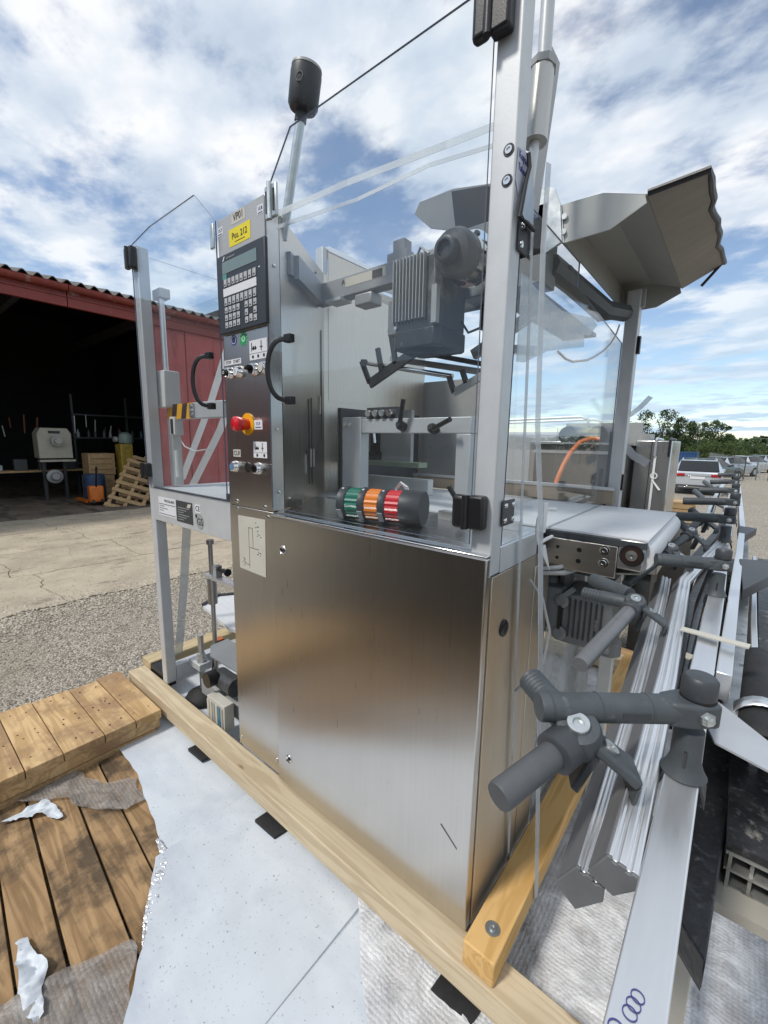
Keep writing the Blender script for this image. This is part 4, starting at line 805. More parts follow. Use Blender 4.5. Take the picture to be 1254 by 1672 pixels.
def grip(x, s, z0=1.300, z1=1.470):
    zc = (z0+z1)/2; pts = [(x+s*.052, .002, z1), (x+s*.028, -.024, z1-.006), (x+s*.008, -.036, z1-.035), (x, -.040, zc), (x+s*.008, -.036, z0+.035), (x+s*.028, -.024, z0+.006), (x+s*.052, .002, z0)]
    m = M(); P_ = [Vector(p) for p in pts]
    sm = []
    for i in range(len(P_)-1):
        for k in range(4):
            t = k/4; p0 = P_[max(i-1, 0)]; p1 = P_[i]; p2 = P_[i+1]; p3 = P_[min(i+2, len(P_)-1)]
            sm.append(.5*((2*p1)+(p2-p0)*t+(2*p0-5*p1+4*p2-p3)*t*t+(3*p1-p0-3*p2+p3)*t**3))
    sm.append(P_[-1]); rings = []
    for i, p in enumerate(sm):
        d = (sm[min(i+1, len(sm)-1)]-sm[max(i-1, 0)]).normalized(); sdv = Vector((0, 1, 0)) if abs(d.y) < .9 else Vector((0, 0, 1)); a = d.cross(Vector((s*.5, -1, 0))).normalized(); b = d.cross(a).normalized()
        rings.append([p+a*.0068+b*.0045, p-a*.0068+b*.0045, p-a*.0068-b*.0045, p+a*.0068-b*.0045])
    v = [q for g in rings for q in g]; fs = [(0, 1, 2, 3), tuple(len(v)-1-k for k in range(4))]
    for i in range(len(rings)-1):
        for k in range(4): fs.append((4*i+k, 4*i+(k+1) % 4, 4*i+4+(k+1) % 4, 4*i+4+k))
    o = P(m.add(v, fs), 'handle', BLACK, bevel=.003)
    for z in (z0, z1): P(M().box(min(x+s*.040, x+s*.068), max(x+s*.040, x+s*.068), -.014, .0055, z-.011, z+.011), 'handle_foot', BLACK, o, bevel=.002)
grip(-.690, 1); grip(-1.128, 1)
# black hinge plates on the side of the front post
def splate(y0, y1, z0, z1):
    o = P(M().box(.0038, .0078, y0, y1, z0, z1), 'hinge_plate', DGREY, bevel=.002)
    for y in (y0+.012, y1-.012):
        for z in (z0+.012, z1-.012): P(M().lathe((.0078, y, z), (1, 0, 0), [(.0065, 0), (.006, .003), (.002, .0045)], 14), 'rivet', CHROME, o)
splate(.039, .108, 1.556, 1.614); splate(.046, .108, 1.012, 1.068)
# pole with sensor head
pl = P(M().cyl((-.79, .10, 1.80), (-.700, .10, 2.085), .0135, n=20), 'sensor_pole', ZINC); P(M().cyl((-.700, .10, 2.085), (-.690, .10, 2.118), .017, n=20), 'pole_socket', DGREY, pl)
hd = P(M().lathe((-.690, .10, 2.105), (.22, 0, 1), [(.012, 0), (.036, .004), (.042, .014), (.043, .085), (.041, .098)], 34), 'sensor_head', DGREY, pl); P(M().lathe((-.669, .10, 2.200), (.22, 0, 1), [(.042, 0), (.041, .006), (.035, .010)], 34), 'head_cap', GREYL, pl)
P(M().ring((-.655, .062, 2.158), (.22, -1, 0), .012, .0095, .0012), 'sensor_ring', BLACK, pl)
# left infeed conveyor
P(M().box(-1.69, -1.0165, .0165, .030, .815, .9625), 'infeed_side', ALUG, bevel=.002); P(M().box(-1.688, -1.02, .034, .93, .90, .962), 'infeed_belt', BELT)
P(M().box(-1.688, -1.02, .0165, .033, .963, .966), 'infeed_edge', DGREY); P(M().box(-1.08, -1.02, .04, .09, .963, .985), 'infeed_block', DGREY)
q = P(M().box(-1.608, -1.441, .0150, .0162, .845, .927), 'type_plate', PAPER)
text('PACKAGING', 'lettering', (-1.50, .0147, .913), FRONT, .017, INK, q); P(M().box(-1.603, -1.446, .0144, .0149, .896, .8985), 'print_line', INK, q); P(M().box(-1.603, -1.446, .0144, .0149, .852, .8545), 'print_line', INK, q)
for z, w in ((.887, .05), (.877, .08), (.867, .04)): P(M().box(-1.60, -1.60+w, .0144, .0149, z, z+.0025), 'print_line', INK, q)
q = P(M().box(-1.437, -1.298, .0150, .0162, .838, .928), 'rating_plate', DGREY); P(M().prism([(-1.345, .0147, .905), (-1.318, .0147, .905), (-1.305, .0147, .921), (-1.332, .0147, .921)], (0, .0002, 0)), 'logo_mark', PAPERG, q)
for k in range(6): P(M().box(-1.425, -1.425+.05+.05*((k*7) % 3)/2, .0145, .0149, .848+k*.010, .8505+k*.010), 'print_line', GREYL, q)
q = P(M().box(-1.275, -1.231, .0150, .0162, .893, .927), 'ce_label', PAPER); text('CE', 'lettering', (-1.253, .0147, .910), FRONT, .030, INK, q)
q = P(M().cyl((-1.243, .0162, .860), (-1.243, .0152, .860), .031, n=28), 'test_label', GREYL); text('GS', 'lettering', (-1.240, .0147, .858), FRONT, .040, INK, q); P(M().cyl((-1.268, .0151, .880), (-1.268, .0147, .880), .008), 'mark', INK, q)
# infeed lift actuator behind the left guard
PINK = GREYL
ac = P(M().cyl((-1.735+.09, .10, 1.46), (-1.735+.09, .10, 1.80), .012), 'lift_rod', ALUB)
P(M().box(-1.70, -1.62, .085, .13, 1.785, 1.825), 'rod_clamp', WHITE, ac, bevel=.003); P(M().box(-1.68, -1.60, .07, .14, 1.32, 1.48), 'lift_housing', WHITE, ac, bevel=.004)
P(M().box(-1.66, -1.62, .10, .14, .97, 1.31), 'guide_rail', WHITE, ac); P(M().box(-1.62, -1.57, .09, .13, 1.20, 1.28), 'sensor_block', WHITE, ac, bevel=.003); P(M().cyl((-1.60, .11, 1.01), (-1.60, .11, 1.13), .014), 'damper', WHITE, ac)
P(M().box(-1.60, -1.585, .085, .09, 1.205, 1.27), 'print', BLACK, ac); P(M().tube([(-1.59, .11, 1.20), (-1.55, .12, 1.15), (-1.50, .14, 1.13), (-1.47, .2, 1.14)], .003), 'cable', WHITE, ac)
am = P(M().box(-1.66, -1.18, .10, .14, 1.270, 1.335), 'cross_arm', ALUG, bevel=.003)
for k in range(5):
    x = -1.66+k*.045; P(M().prism([(x, .0992, 1.27), (x+.045, .0992, 1.27), (x+.065, .0992, 1.335), (x+.020, .0992, 1.335)], (0, .0006, 0)), 'hazard_stripe', ORNG2 if k % 2 == 0 else mat('maroon_black', (.03, .012, .012), .4), am)
P(M().box(-1.44, -1.40, .095, .10, 1.275, 1.33), 'bolt_plate', ZINC, am)
for z in (1.285, 1.303, 1.32): P(M().cyl((-1.42, .095, z), (-1.42, .090, z), .006), 'bolt_head', ZINC, am)
P(M().box(-1.18, -1.02, .10, .14, 1.268, 1.32), 'arm_extension', GREY, am)
# foot, lower frame, lower conveyor drive
ft = P(M().lathe((-1.575, .155, -.112), (0, 0, 1), [(.088, 0), (.088, .006), (.075, .028), (.030, .052), (.014, .056)], 30), 'levelling_foot', RUBBER); P(M().cyl((-1.575, .155, -.06), (-1.575, .155, .225), .014), 'threaded_stem', ZINC, ft)
P(M().cyl((-1.575, .155, .088), (-1.575, .155, .108), .024, n=6), 'lock_nut', ZINC, ft); P(M().box(-1.651, -1.54, .125, .185, .05, .086), 'foot_bracket', ALUG, ft, bevel=.003); P(M().cyl((-1.575, .155, .108), (-1.575, .155, .13), .02, n=6), 'lock_nut', ZINC, ft)
rd = P(M().cyl((-1.50, .19, .04), (-1.50, .19, .71), .0105), 'adjusting_rod', STEELD); P(M().cyl((-1.50, .19, .695), (-1.50, .19, .715), .018, n=12), 'rod_head', STEELD, rd); P(M().cyl((-1.50, .19, .40), (-1.50, .19, .53), .022), 'sleeve', STEELD, rd)
P(M().box(-1.54, -1.15, .17, .21, .53, .545), 'clamp_plate', ALUB, rd); P(M().box(-1.46, -1.43, .175, .205, .546, .60), 'clamp_block', GREYL, rd); P(M().cyl((-1.43, .19, .585), (-1.36, .19, .585), .009), 'knob_stem', BLACK, rd); P(M().cyl((-1.36, .19, .585), (-1.35, .19, .585), .017), 'knob', BLACK, rd)
lc = P(M().prism([(-2.02, .50, .20), (-1.94, .36, .20), (-1.55, .30, .20), (-1.05, .42, .20), (-1.05, .80, .20), (-1.9, .70, .20)], (0, 0, .018)), 'lower_belt', BELT); P(M().tube([(-1.9, .70, .225), (-2.02, .50, .225), (-1.94, .36, .225)], .009), 'belt_edge', DGREY, lc)
P(M().prism([(-1.45, .14, .21), (-1.40, .20, .24), (-1.12, .20, .235), (-1.12, .10, .205), (-1.38, .10, .20)], (0, 0, .006)), 'cover_plate', GREY, lc)
P(M().box(-1.48, -1.05, .10, .14, -.02, .05), 'frame_rail', GREYL, lc, bevel=.002); P(M().cyl((-1.34, .12, .11), (-1.20, .12, .11), .042), 'drive_motor', MOTG, lc); P(M().cyl((-1.32, .045, .13), (-1.32, .09, .13), .035), 'black_cap', BLACK, lc)
q = P(M().box(-1.30, -1.16, .035, .08, -.045, .075), 'terminal_strip', PAPERG, lc, bevel=.002)
for k in range(6): P(M().box(-1.298+k*.022, -1.282+k*.022, .032, .0345, -.03, .06), 'terminal', [PAPERG, PAPERG, GREYL, PAPERG, mat('teal_term', (.06, .2, .3), .4), GREYL][k], q)
P(M().box(-1.56, -1.52, .21, .25, .13, .19), 'orange_sensor', mat('orange_sensor', (.5, .14, .03), .5), lc); P(M().box(-1.52, -1.46, .21, .26, .11, .18), 'sensor_body', DGREY, lc)
P(M().tube([(-1.53, .2, .14), (-1.50, .17, .06), (-1.42, .16, .03), (-1.3, .2, .02)], .005), 'cable', BLACK, lc)
P(M().box(-1.02, -.75, .30, .9, -.05, .55), 'inner_cabinet', STEELD)
P(M().box(-1.70, -1.652, .063, .95, -.004, .07), 'lower_tie', ALUG)
# discharge conveyor
cv = P(M().box(-.9, .215, .385, .960, .880, .957), 'discharge_conveyor', GREYL)
P(M().box(-.9, .2365, .379, .963, .9575, .9625), 'belt', BELT, cv); P(M().cyl((.2155, .381, .920), (.2155, .962, .920), .0375, n=30), 'belt_end', BELT, cv)
P(M().box(.175, .2335, .366, .376, .883, .9605), 'end_plate', STEELD, cv, bevel=.006); P(M().box(-.07, .1745, .3665, .376, .856, .939), 'side_plate', STEELH, cv, bevel=.002)
P(M().box(-.07, .236, .3655, .379, .9405, .9565), 'edge_strip', DGREY, cv); P(M().ring((.206, .366, .922), (0, -1, 0), .027, .0215, .0015), 'bearing_ring', BLACK, cv)
P(M().cyl((.206, .3662, .922), (.206, .3652, .922), .0215, n=24), 'bearing', mat('bearing_brown', (.05, .025, .018), .4, .4), cv); P(M().lathe((.206, .366, .922), (0, -1, 0), [(.0135, 0), (.013, .004), (.005, .005), (.004, .0025), (.0003, .0025)], 20), 'shaft_end', STEELD, cv)
for x in (-.02, .03, .085):
    for z in (.885, .915): P(M().cyl((x, .3666, z), (x, .3655, z), .0048 if x < .05 else .0065, n=12), 'hole', BLACK, cv)
for z in (.892, .925): P(M().lathe((.145, .3665, z), (0, -1, 0), [(.0125, 0), (.012, .003), (.008, .0035), (.0075, .008), (.004, .008), (.0035, .004), (.0003, .004)], 16), 'bolt_head', CHROME, cv)
P(M().box(-.03, .17, .40, .93, .84, .879), 'under_channel', DGREY, cv)
# drive under the discharge conveyor
dv_ = P(M().box(-.10, .03, .44, .60, .63, .775), 'drive_gearbox', GREY, bevel=.006); P(M().box(.031, .165, .45, .60, .61, .765), 'drive_cover', GREY, dv_, bevel=.006)
for k in range(7): P(M().box(.052+k*.014, .056+k*.014, .444, .45, .635, .75), 'rib', DGREY, dv_)
for z in (.74, .64): P(M().lathe((.03, .445, z), (0, -1, 0), [(.022, 0), (.022, .006), (.014, .010), (.012, .010)], 18), 'clip_boss', GREY, dv_)
P(M().bar((.03, .435, .75), (.065, .435, .785), .012, .014), 'clip', GREY, dv_); P(M().box(.026, .034, .433, .439, .655, .725), 'clip_gap', BLACK, dv_)
P(M().cyl((-.02, .50, .775), (-.02, .50, .825), .024), 'cable_gland', GREYL, dv_); P(M().ring((-.02, .50, .79), (0, 0, 1), .027, .022, .006), 'gland_ring', GREY, dv_); P(M().tube([(.02, .5, .78), (.03, .48, .81), (.03, .45, .85), (.0, .42, .86)], .02), 'elbow_hose', GREY, dv_)
text('DRIVE', 'lettering', (.128, .4435, .69), (R(90), R(-90), 0), .012, GREYL, dv_)
P(M().tube([(-.10, .36, .845), (-.02, .34, .838), (.05, .37, .845), (.09, .42, .86)], .008), 'cable', GREYL, dv_); P(M().tube([(-.10, .34, .855), (-.02, .33, .850), (.04, .36, .86), (.07, .42, .87)], .006), 'cable', GREYL, dv_)
P(M().tube([(.02, .20, .92-.06), (.055, .20, .82), (.075, .21, .74), (.070, .20, .66), (.02, .16, .58), (-.0, .2, .50)][:5], .0035, n=8), 'loose_cable', GREYL, dv_)
# legs and milky guard below the conveyor
P(M().box(.085, .125, .76, .80, -.1, .88), 'conveyor_leg', WHITE, bevel=.002); P(M().box(-.06, -.02, .90, .94, -.1, .88), 'conveyor_leg', ALUG); P(M().cyl((.105, .78, .47), (.105, .78, .52), .04), 'leg_clamp', GREY)
P(M().box(.002, .005, .41, 1.0, .0, .66), 'film_guard', FILM)
# vertical actuator rod above the right guard
vr = P(M().cyl((-.02, .168, 1.955), (-.02, .168, 2.35), .0135), 'door_cylinder', ALUG); P(M().cyl((-.02, .150, 1.80), (-.02, .162, 1.935), .024, n=28), 'cylinder_body', mat('satin_cyl', (.50, .50, .47), .35, .6, .04, 5), vr)
P(M().cyl((-.02, .163, 1.935), (-.02, .165, 1.950), .028, n=8), 'cylinder_nut', GREYL, vr); P(M().cyl((-.02, .12, 1.62), (-.02, .150, 1.80), .010), 'piston_rod', ALUG, vr)
P(M().prism([(-.045, .20, 2.045), (-.045, .307, 2.045), (-.045, .297, 1.985), (-.045, .261, 1.807), (-.045, .24, 1.70), (-.045, .18, 1.70)], (.006, 0, 0)), 'cylinder_bracket', GREYL, vr)
nt_ = P(M().prism([(.0025, .024, 1.725), (.0025, .074, 1.735), (.0025, .066, 1.672), (.0025, .034, 1.648), (.0025, .02, 1.668)], (.0006, 0, 0)), 'paper_note', mat('note_paper', (.52, .53, .62), .6, 0, .04, 10))
text('Kupac', 'lettering', (.0036, .047, 1.716), SIDE, .019, INKB, nt_, sx=.85); text('Tailand', 'lettering', (.0036, .045, 1.695), SIDE, .016, INKB, nt_, sx=.8)

# ------------------------------------------------------------------ loose things on and around the machine
lt = thing('signal_tower', (-.385, .115, .959), 'fallen signal light tower with green, orange and red lenses lying on the steel shelf', 'signal light')
A0 = Vector((-.507, .083, 1.0085)); AX = (Vector((-.262, .153, 1.0085))-A0).normalized(); rr = .049
def ribbed(t0, t1, m, n):
    q = M(); K = 44; v = []; a = Vector((0, 0, 1)); b = AX.cross(a)
    for t in (t0, t1):
        for k in range(K):
            th = 2*math.pi*k/K; r_ = rr*.93*(1.0 if k % 2 else .955); v.append(A0+AX*t+(a*math.cos(th)+b*math.sin(th))*r_)
    fs = [(k, (k+1) % K, K+(k+1) % K, K+k) for k in range(K)]+[tuple(range(K))[::-1], tuple(range(K, 2*K))]
    return q.add(v, fs).build(n, m, lt)
def blk(t0, t1, n='black_ring'): return M().lathe(A0+AX*t0, AX, [(rr*.9, 0), (rr, .003), (rr, t1-t0-.003), (rr*.95, t1-t0)], 36).build(n, DGREY, lt)
blk(0, .026, 'base_ring'); ribbed(.026, .066, GREEN, 'lens'); blk(.066, .088); ribbed(.088, .128, ORANGE, 'lens'); blk(.128, .150); ribbed(.150, .190, RED, 'lens'); blk(.190, .252, 'end_cap')
for t in (.012, .077, .139):
    p = A0+AX*t; n_ = (Vector((0, -1, 0))-AX*Vector((0, -1, 0)).dot(AX)).normalized(); u_ = AX.cross(n_)
    d_ = (n_*.82-Vector((0, 0, 1))*.55).normalized(); w_ = AX.cross(d_)
    M().fbox(p+d_*(rr+.0003), AX*.0075, w_*.016, d_*.0006).build('rating_label', PAPER, lt)
    d_ = (n_*.45+Vector((0, 0, 1))*.9).normalized(); M().fbox(p+d_*(rr), AX*.003, AX.cross(d_)*.003, d_*.001).build('marker', PAPER, lt)
M().tube([(-.36, .16, 1.01), (-.37, .16, 1.055), (-.345, .15, 1.075), (-.315, .14, 1.065), (-.305, .15, 1.03)], .0028).build('lamp_lead', WHITE, label='thin white cable looped over the fallen signal light', cat='cable', group='signal light leads')
M().tube([(-.37, .18, 1.0), (-.38, .17, 1.045), (-.35, .16, 1.068), (-.322, .15, 1.055), (-.312, .16, 1.02)], .0022).build('lamp_lead', WHITE, label='thin white cable looped over the fallen signal light', cat='cable', group='signal light leads')
# straps
def strap(pts, w, mt, label, wd_=(0, 1, 0), t=.001, n='packing_strap', cat='strap', group=None):
    m = M(); W = Vector(wd_).normalized()*w/2; v = []
    P_ = [Vector(p) for p in pts]
    for i, p in enumerate(P_):
        d = (P_[min(i+1, len(P_)-1)]-P_[max(i-1, 0)]).normalized(); nn_ = d.cross(W).normalized()*t/2; v += [p-W-nn_, p+W-nn_, p+W+nn_, p-W+nn_]
    fs = [(0, 1, 2, 3), tuple(len(v)-1-k for k in range(4))]
    for i in range(len(P_)-1):
        for k in range(4): fs.append((4*i+k, 4*i+(k+1) % 4, 4*i+4+(k+1) % 4, 4*i+4+k))
    return m.add(v, fs).build(n, mt, label=label, cat=cat, group=group)
strap([(.012, .060, 1.735), (.012, .090, 1.60), (.012, .104, 1.469), (.012, .134, 1.085), (.012, .188, .438), (.012, .225, .0)], .014, STRAPC, 'nearer translucent strap running down the cabinet side beside the post')
strap([(.02, .13, 1.74), (.05, .055, 1.55), (.085, .0, 1.22), (.104, .0, 1.05), (.108, .062, .704), (.104, .192, .01), (.101, .192, -.0)], .014, STRAPC, 'outer translucent strap hanging down onto the side timber', wd_=(.35, 1, 0))
strap([(-1.73, .20, .80), (-1.80, .19, .4), (-1.862, .17, .02)], .045, STRAPC, 'wide milky strap from under the infeed down to the end timber')
strap([(-2.03, .72, 1.93), (-2.30, .66, 1.40), (-2.62, .60, .90)], .05, STRAPW, 'left wide white strap slanting behind the left clear guard', wd_=(1, .6, 0))
strap([(-1.95, .70, 1.62), (-2.18, .66, 1.25), (-2.48, .60, .86)], .055, STRAPW, 'right wide white strap slanting behind the left clear guard', wd_=(1, .6, 0))
strap([(-.75, .05, 1.842), (-.56, .15, 1.905), (-.30, .25, 1.95), (-.06, .30, 1.965)], .024, STRAPC, 'upper milky strap stretched from the column top to the front post', wd_=(0, .3, 1))
strap([(-.74, .04, 1.80), (-.52, .15, 1.85), (-.33, .22, 1.90), (-.16, .28, 1.915)], .014, STRAPC, 'lower milky strap stretched just under the upper one', wd_=(0, .3, 1))
kn = thing('strap_knot', (.03, .25, .97), 'white strap knotted round the lower rail with pointed tails', 'knotted strap')
def kt(path, r, n='strap_loop'): M().tube(path, r, n=10).build(n, WHITE, kn)
kt([(.03, .215, 1.025), (.03, .20, 1.01), (.03, .196, .99), (.03, .20, .965), (.03, .215, .95)], .0045); kt([(.03, .215, 1.025), (.03, .26, 1.03), (.03, .32, 1.022)], .0045); kt([(.03, .215, .95), (.03, .27, .952), (.03, .31, .952)], .0045)
M().prism([(.034, .215, 1.05), (.034, .245, 1.05), (.034, .24, .975), (.034, .222, .975)], (.002, 0, 0)).build('strap_end', WHITE, kn)
M().prism([(.036, .205, .945), (.038, .235, .945), (.045, .262, .875), (.04, .225, .915)], (.002, 0, 0)).build('strap_end', WHITE, kn)
bc = M().tube([(.012, .048, 1.722), (.014, .052, 1.70), (.012, .040, 1.66), (.012, .024, 1.605), (.02, .045, 1.60), (.022, .075, 1.598)], .0042); bc.build('bungee_cord', BLACK, label='black elastic cord bent round the post above the hinge plate', cat='cord')
M().prism([(.013, .055, 1.70), (.013, .085, 1.66), (.013, .085, 1.60), (.013, .065, 1.60), (.013, .032, 1.612)], (.002, 0, 0)).build('plastic_tongue', mat('blue_grey', (.35, .42, .5), .25, 0, .1, 9), label='blue grey plastic strap end caught in the black cord', cat='strap end')
bn = [(0, .15, 1.56), (0, .231, 1.545), (0, .427, 1.54), (0, .72, 1.586), (0, .776, 1.575), (0, .70, 1.53), (0, .639, 1.521), (0, .652, 1.487), (0, .338, 1.423), (0, .194, 1.374), (0, .15, 1.37)]
M().prism([(-.03, y, z) for _, y, z in bn], (.0015, 0, 0)).build('hanging_film', FILM, label='sheet of milky packing film hanging below the hopper', cat='film')
M().tube([(.0, .332, 1.418), (0, .396, 1.410), (0, .46, 1.412), (0, .526, 1.424), (0, .60, 1.437), (0, .674, 1.459), (0, .76, 1.488), (0, .84, 1.523), (0, .91, 1.565), (0, .949, 1.608)], .003).build('hanging_cable', WHITE, label='thin pale cable sagging in an arc below the hopper', cat='cable')
CAPG = mat('cap_grey', (.15, .155, .16), .5, 0, .12, 20)
# ------------------------------------------------------------------ rails stacked on the right
def rail(name, sec, path, mt, label, cat='rail', capm=None, group=None, bevel=.0015):
    t = thing(name, path[0], label, cat, group); M().sweep([Vector(s)+Vector((0, 0, 0)) for s in sec], path).build('profile', mt, t, bevel=bevel)
    if capm: 
        c = M(); d = (Vector(path[1])-Vector(path[0])).normalized(); n = len(sec); cc = sum((Vector(s) for s in sec), Vector())/n
        c.prism([cc+(Vector(s)-cc)*1.04-d*.003 for s in sec], d*.0035); c.build('end_cap', capm, t, bevel=.0008)
    return t
def slabsec(a, b, c, d, grooves=True):   # four corners a(top left) b(top right) c d
    a, b, c, d = map(Vector, (a, b, c, d)); q = []
    n = (d-a).normalized()*.0028
    if grooves:
        for t, k in ((0, 0), (.16, 0), (.18, 1), (.34, 1), (.36, 0), (.62, 0), (.64, 1), (.78, 1), (.80, 0), (1, 0)): q.append(a.lerp(b, t)+n*k)
    else: q = [a, b]
    return q+[b+(c-d).normalized()*.006+(c-b)*.25, c, d]
secR = slabsec((.336, -.45, .855), (.358, -.45, .850), (.343, -.45, .822), (.323, -.45, .830))
pR = [(.336, -.45, .85), (.326, -.079, .85), (.300, .50, .85), (.372, 1.324, .85), (.372, 2.2, .85)]
railR = rail('guide_rail', secR, pR, ALUB, 'grooved aluminium guide rail with grey end cap, right one of the near pair', capm=CAPG)
secL = slabsec((.3128, -.442, .8197), (.3348, -.442, .8140), (.3150, -.442, .7777), (.2963, -.442, .7909))
pL = [(.3128, -.442, .82), (.2919, -.03, .82), (.2611, .4765, .82), (.25, .63, .82)]
railL = rail('guide_rail', secL, pL, ALUB, 'grooved aluminium guide rail with grey end cap, left one of the near pair', capm=CAPG)
def insert(root, a, d, path, name='plastic_insert'):
    a, d = Vector(a), Vector(d); n_ = Vector((d.z-a.z, 0, a.x-d.x)).normalized()*-.0012
    if n_.x > 0: n_ = -n_
    p, q = a.lerp(d, .06), a.lerp(d, .97); M().sweep([p, q, q+n_, p+n_], path).build(name, INSERT, root)
insert(railR, (.336, -.45, .855), (.323, -.45, .830), pR); insert(railL, (.3128, -.442, .8197), (.2963, -.442, .7909), pL)
def bxsec(x0, x1, y, z0, z1): return [(x0, y, z0), (x1, y, z0), (x1, y, z1), (x0, y, z1)]
flat = rail('flat_rail', bxsec(.357, .387, -.72, .812, .850), [(.36, -.72, .8), (.362, -.2, .8), (.366, .45, .8), (.364, 1.1, .8)], ALUB, 'broad flat aluminium bar running to the bottom edge with pen scribbles')
for (x, y, r1, r2) in ((.3665, -.575, .0048, .0040), (.3712, -.562, .0042, .0036), (.3722, -.556, .0042, .0036), (.3735, -.550, .0040, .0034)):
    M().ring((x-.002, y+.013, .8503), (0, 0, 1), r1, r2, .0003, 20).build('pen_mark', INKB, flat)
rail('flat_rail', bxsec(.392, .412, .0, .80, .845), [(.392, -.02, .8), (.402, .6, .8), (.418, 1.6, .8), (.40, 4.6, .8)], ALUB, 'outer aluminium rail along the right side of the stack')
DIRTY = mat('dirty_black_belt', (.022, .022, .024), .42, 0, .4, 30, bump=.5, bscale=50, spots=[((.34, .32, .28), 38, .62, .76, (1, .7, 1)), ((.18, .17, .15), 9, .60, .72), ((.10, .10, .10), 90, .55, .75)])
db = thing('black_beam', (.40, 0, .66), 'dirty black plastic beam with a slanted end right of the flat bar', 'beam')
M().prism([(.378, -.305, .70), (.413, -.345, .70), (.440, .14, .70), (.44, 1.6, .70), (.39, 1.6, .70), (.372, .066, .70)], (0, 0, -.035)).build('beam_body', DIRTY, db, bevel=.002)
M().prism([(.384, -.30, .664), (.413, -.335, .664), (.44, .14, .664), (.39, .1, .664)], (0, 0, -.012)).build('lower_lip', BLACK, db)
rail('black_channel', bxsec(.335, .352, -.1, .78, .83), [(.335, -.05, .8), (.325, .45, .8), (.34, 1.2, .8)], DIRTY, 'worn black channel lying between the guide rail and the flat bar', bevel=.001)
rail('black_channel', bxsec(.30, .325, .3, .76, .82), [(.30, .2, .8), (.29, .8, .8), (.34, 1.6, .8), (.36, 3.0, .8)], mat('dull_grey_channel', (.12, .125, .13), .45, .4, .3, 12, (1, .2, 1)), 'grey channel in the middle of the stack beyond the clamps', bevel=.001)
rail('edge_rail', bxsec(.405, .432, .0, .74, .78), [(.405, .10, .8), (.42, .8, .8), (.43, 1.8, .8)], mat('stained_alu', (.4, .41, .41), .4, .7, .3, 20, spots=[((.1, .1, .1), 40, .6, .7)]), 'stained grey profile under the outer aluminium rail', bevel=.001)
# open aluminium extrusion end at the right edge
ex = thing('extrusion', (.46, -.15, .64), 'cut end of a ribbed aluminium extrusion at the right edge', 'extrusion')
EXM = mat('cast_alu', (.40, .40, .38), .45, .7, .2, 30, spots=[((.12, .12, .11), 30, .6, .75)])
for k in range(3): M().box(.428+k*.021, .4315+k*.021, -.19+.006*k, .0, .655, .70).build('rib', EXM, ex)
for z in (.655, .678, .70): M().box(.425, .50, -.188, .0, z-.0018, z+.0018).build('web', EXM, ex)
M().box(.424, .501, -.186, .02, .7022, .712).build('dirty_cover', DIRTY, ex); M().box(.425, .50, -.16, .0, .60, .652).build('dark_tube', BLACK, ex)
rail('flat_rail', bxsec(.446, .458, .0, .70, .755), [(.446, -.06, .7), (.452, .5, .7), (.47, 1.4, .7)], ALUB, 'thin bright strip rail beneath the black hood')
rail('black_channel', bxsec(.462, .50, .0, .66, .735), [(.462, -.02, .7), (.468, .5, .7), (.49, 1.5, .7)], DIRTY, 'dirty dark channel at the right edge beneath the hood', bevel=.001)
rail('edge_rail', bxsec(.336, .354, .0, .735, .79), [(.336, -.20, .7), (.336, .4, .7), (.35, 1.3, .7)], mat('dull_alu', (.36, .37, .37), .42, .7, .2, 12), 'dull aluminium rail lower down between the guide rails and the flat bar', bevel=.001)
# curved black hood and band
hd_ = thing('black_hood', (.45, .15, .76), 'black rubber hood with a bright metal band at the right edge', 'hood')
v = []; fs = []
nA, nB = 10, 12
for i in range(nA):
    y = -.06+.36*i/(nA-1); 
    for j in range(nB):
        a = math.pi*(.08+.84*j/(nB-1)); w = .045-.012*i/(nA-1); v.append((.452-w*math.cos(a)+.006, y, .745+.055*math.sin(a)*(1-.15*i/(nA-1))))
for i in range(nA-1):
    for j in range(nB-1): a = i*nB+j; fs.append((a, a+1, a+nB+1, a+nB))
h_ = M().add(v, fs, True).build('hood_shell', RUBBER, hd_); sl = h_.modifiers.new('s', 'SOLIDIFY'); sl.thickness = .004
v = []; fs = []
for i, y in enumerate((.02, .05)):
    for j in range(nB): a = math.pi*(.08+.84*j/(nB-1)); v.append((.458-.047*math.cos(a), y, .747+.057*math.sin(a)))
for j in range(nB-1): fs.append((j, j+1, nB+j+1, nB+j))
h_ = M().add(v, fs, True).build('metal_band', ALUB, hd_); sl = h_.modifiers.new('s', 'SOLIDIFY'); sl.thickness = .002
M().bar((.335, .122, .856), (.432, .108, .858), .020, .0022).build('cross_strap', PAPERG, label='short pale flat strip laid across the rails', cat='strip'); M().bar((.318, .09, .825), (.36, .075, .825), .022, .0022).build('cross_strap', PAPERG, label='short pale strip lower down between the grooved rail and flat bar', cat='strip')
M().prism([(.372, -.03, .80), (.39, .0, .80), (.47, -.12, .81), (.47, -.175, .81), (.40, -.13, .80)], (0, 0, .003)).build('foam_sheet', mat('grey_foil', (.40, .43, .47), .5, 0, .08, 9, bump=.4, bscale=9), label='light grey foil sheet sticking out from under the post clamp', cat='sheet')
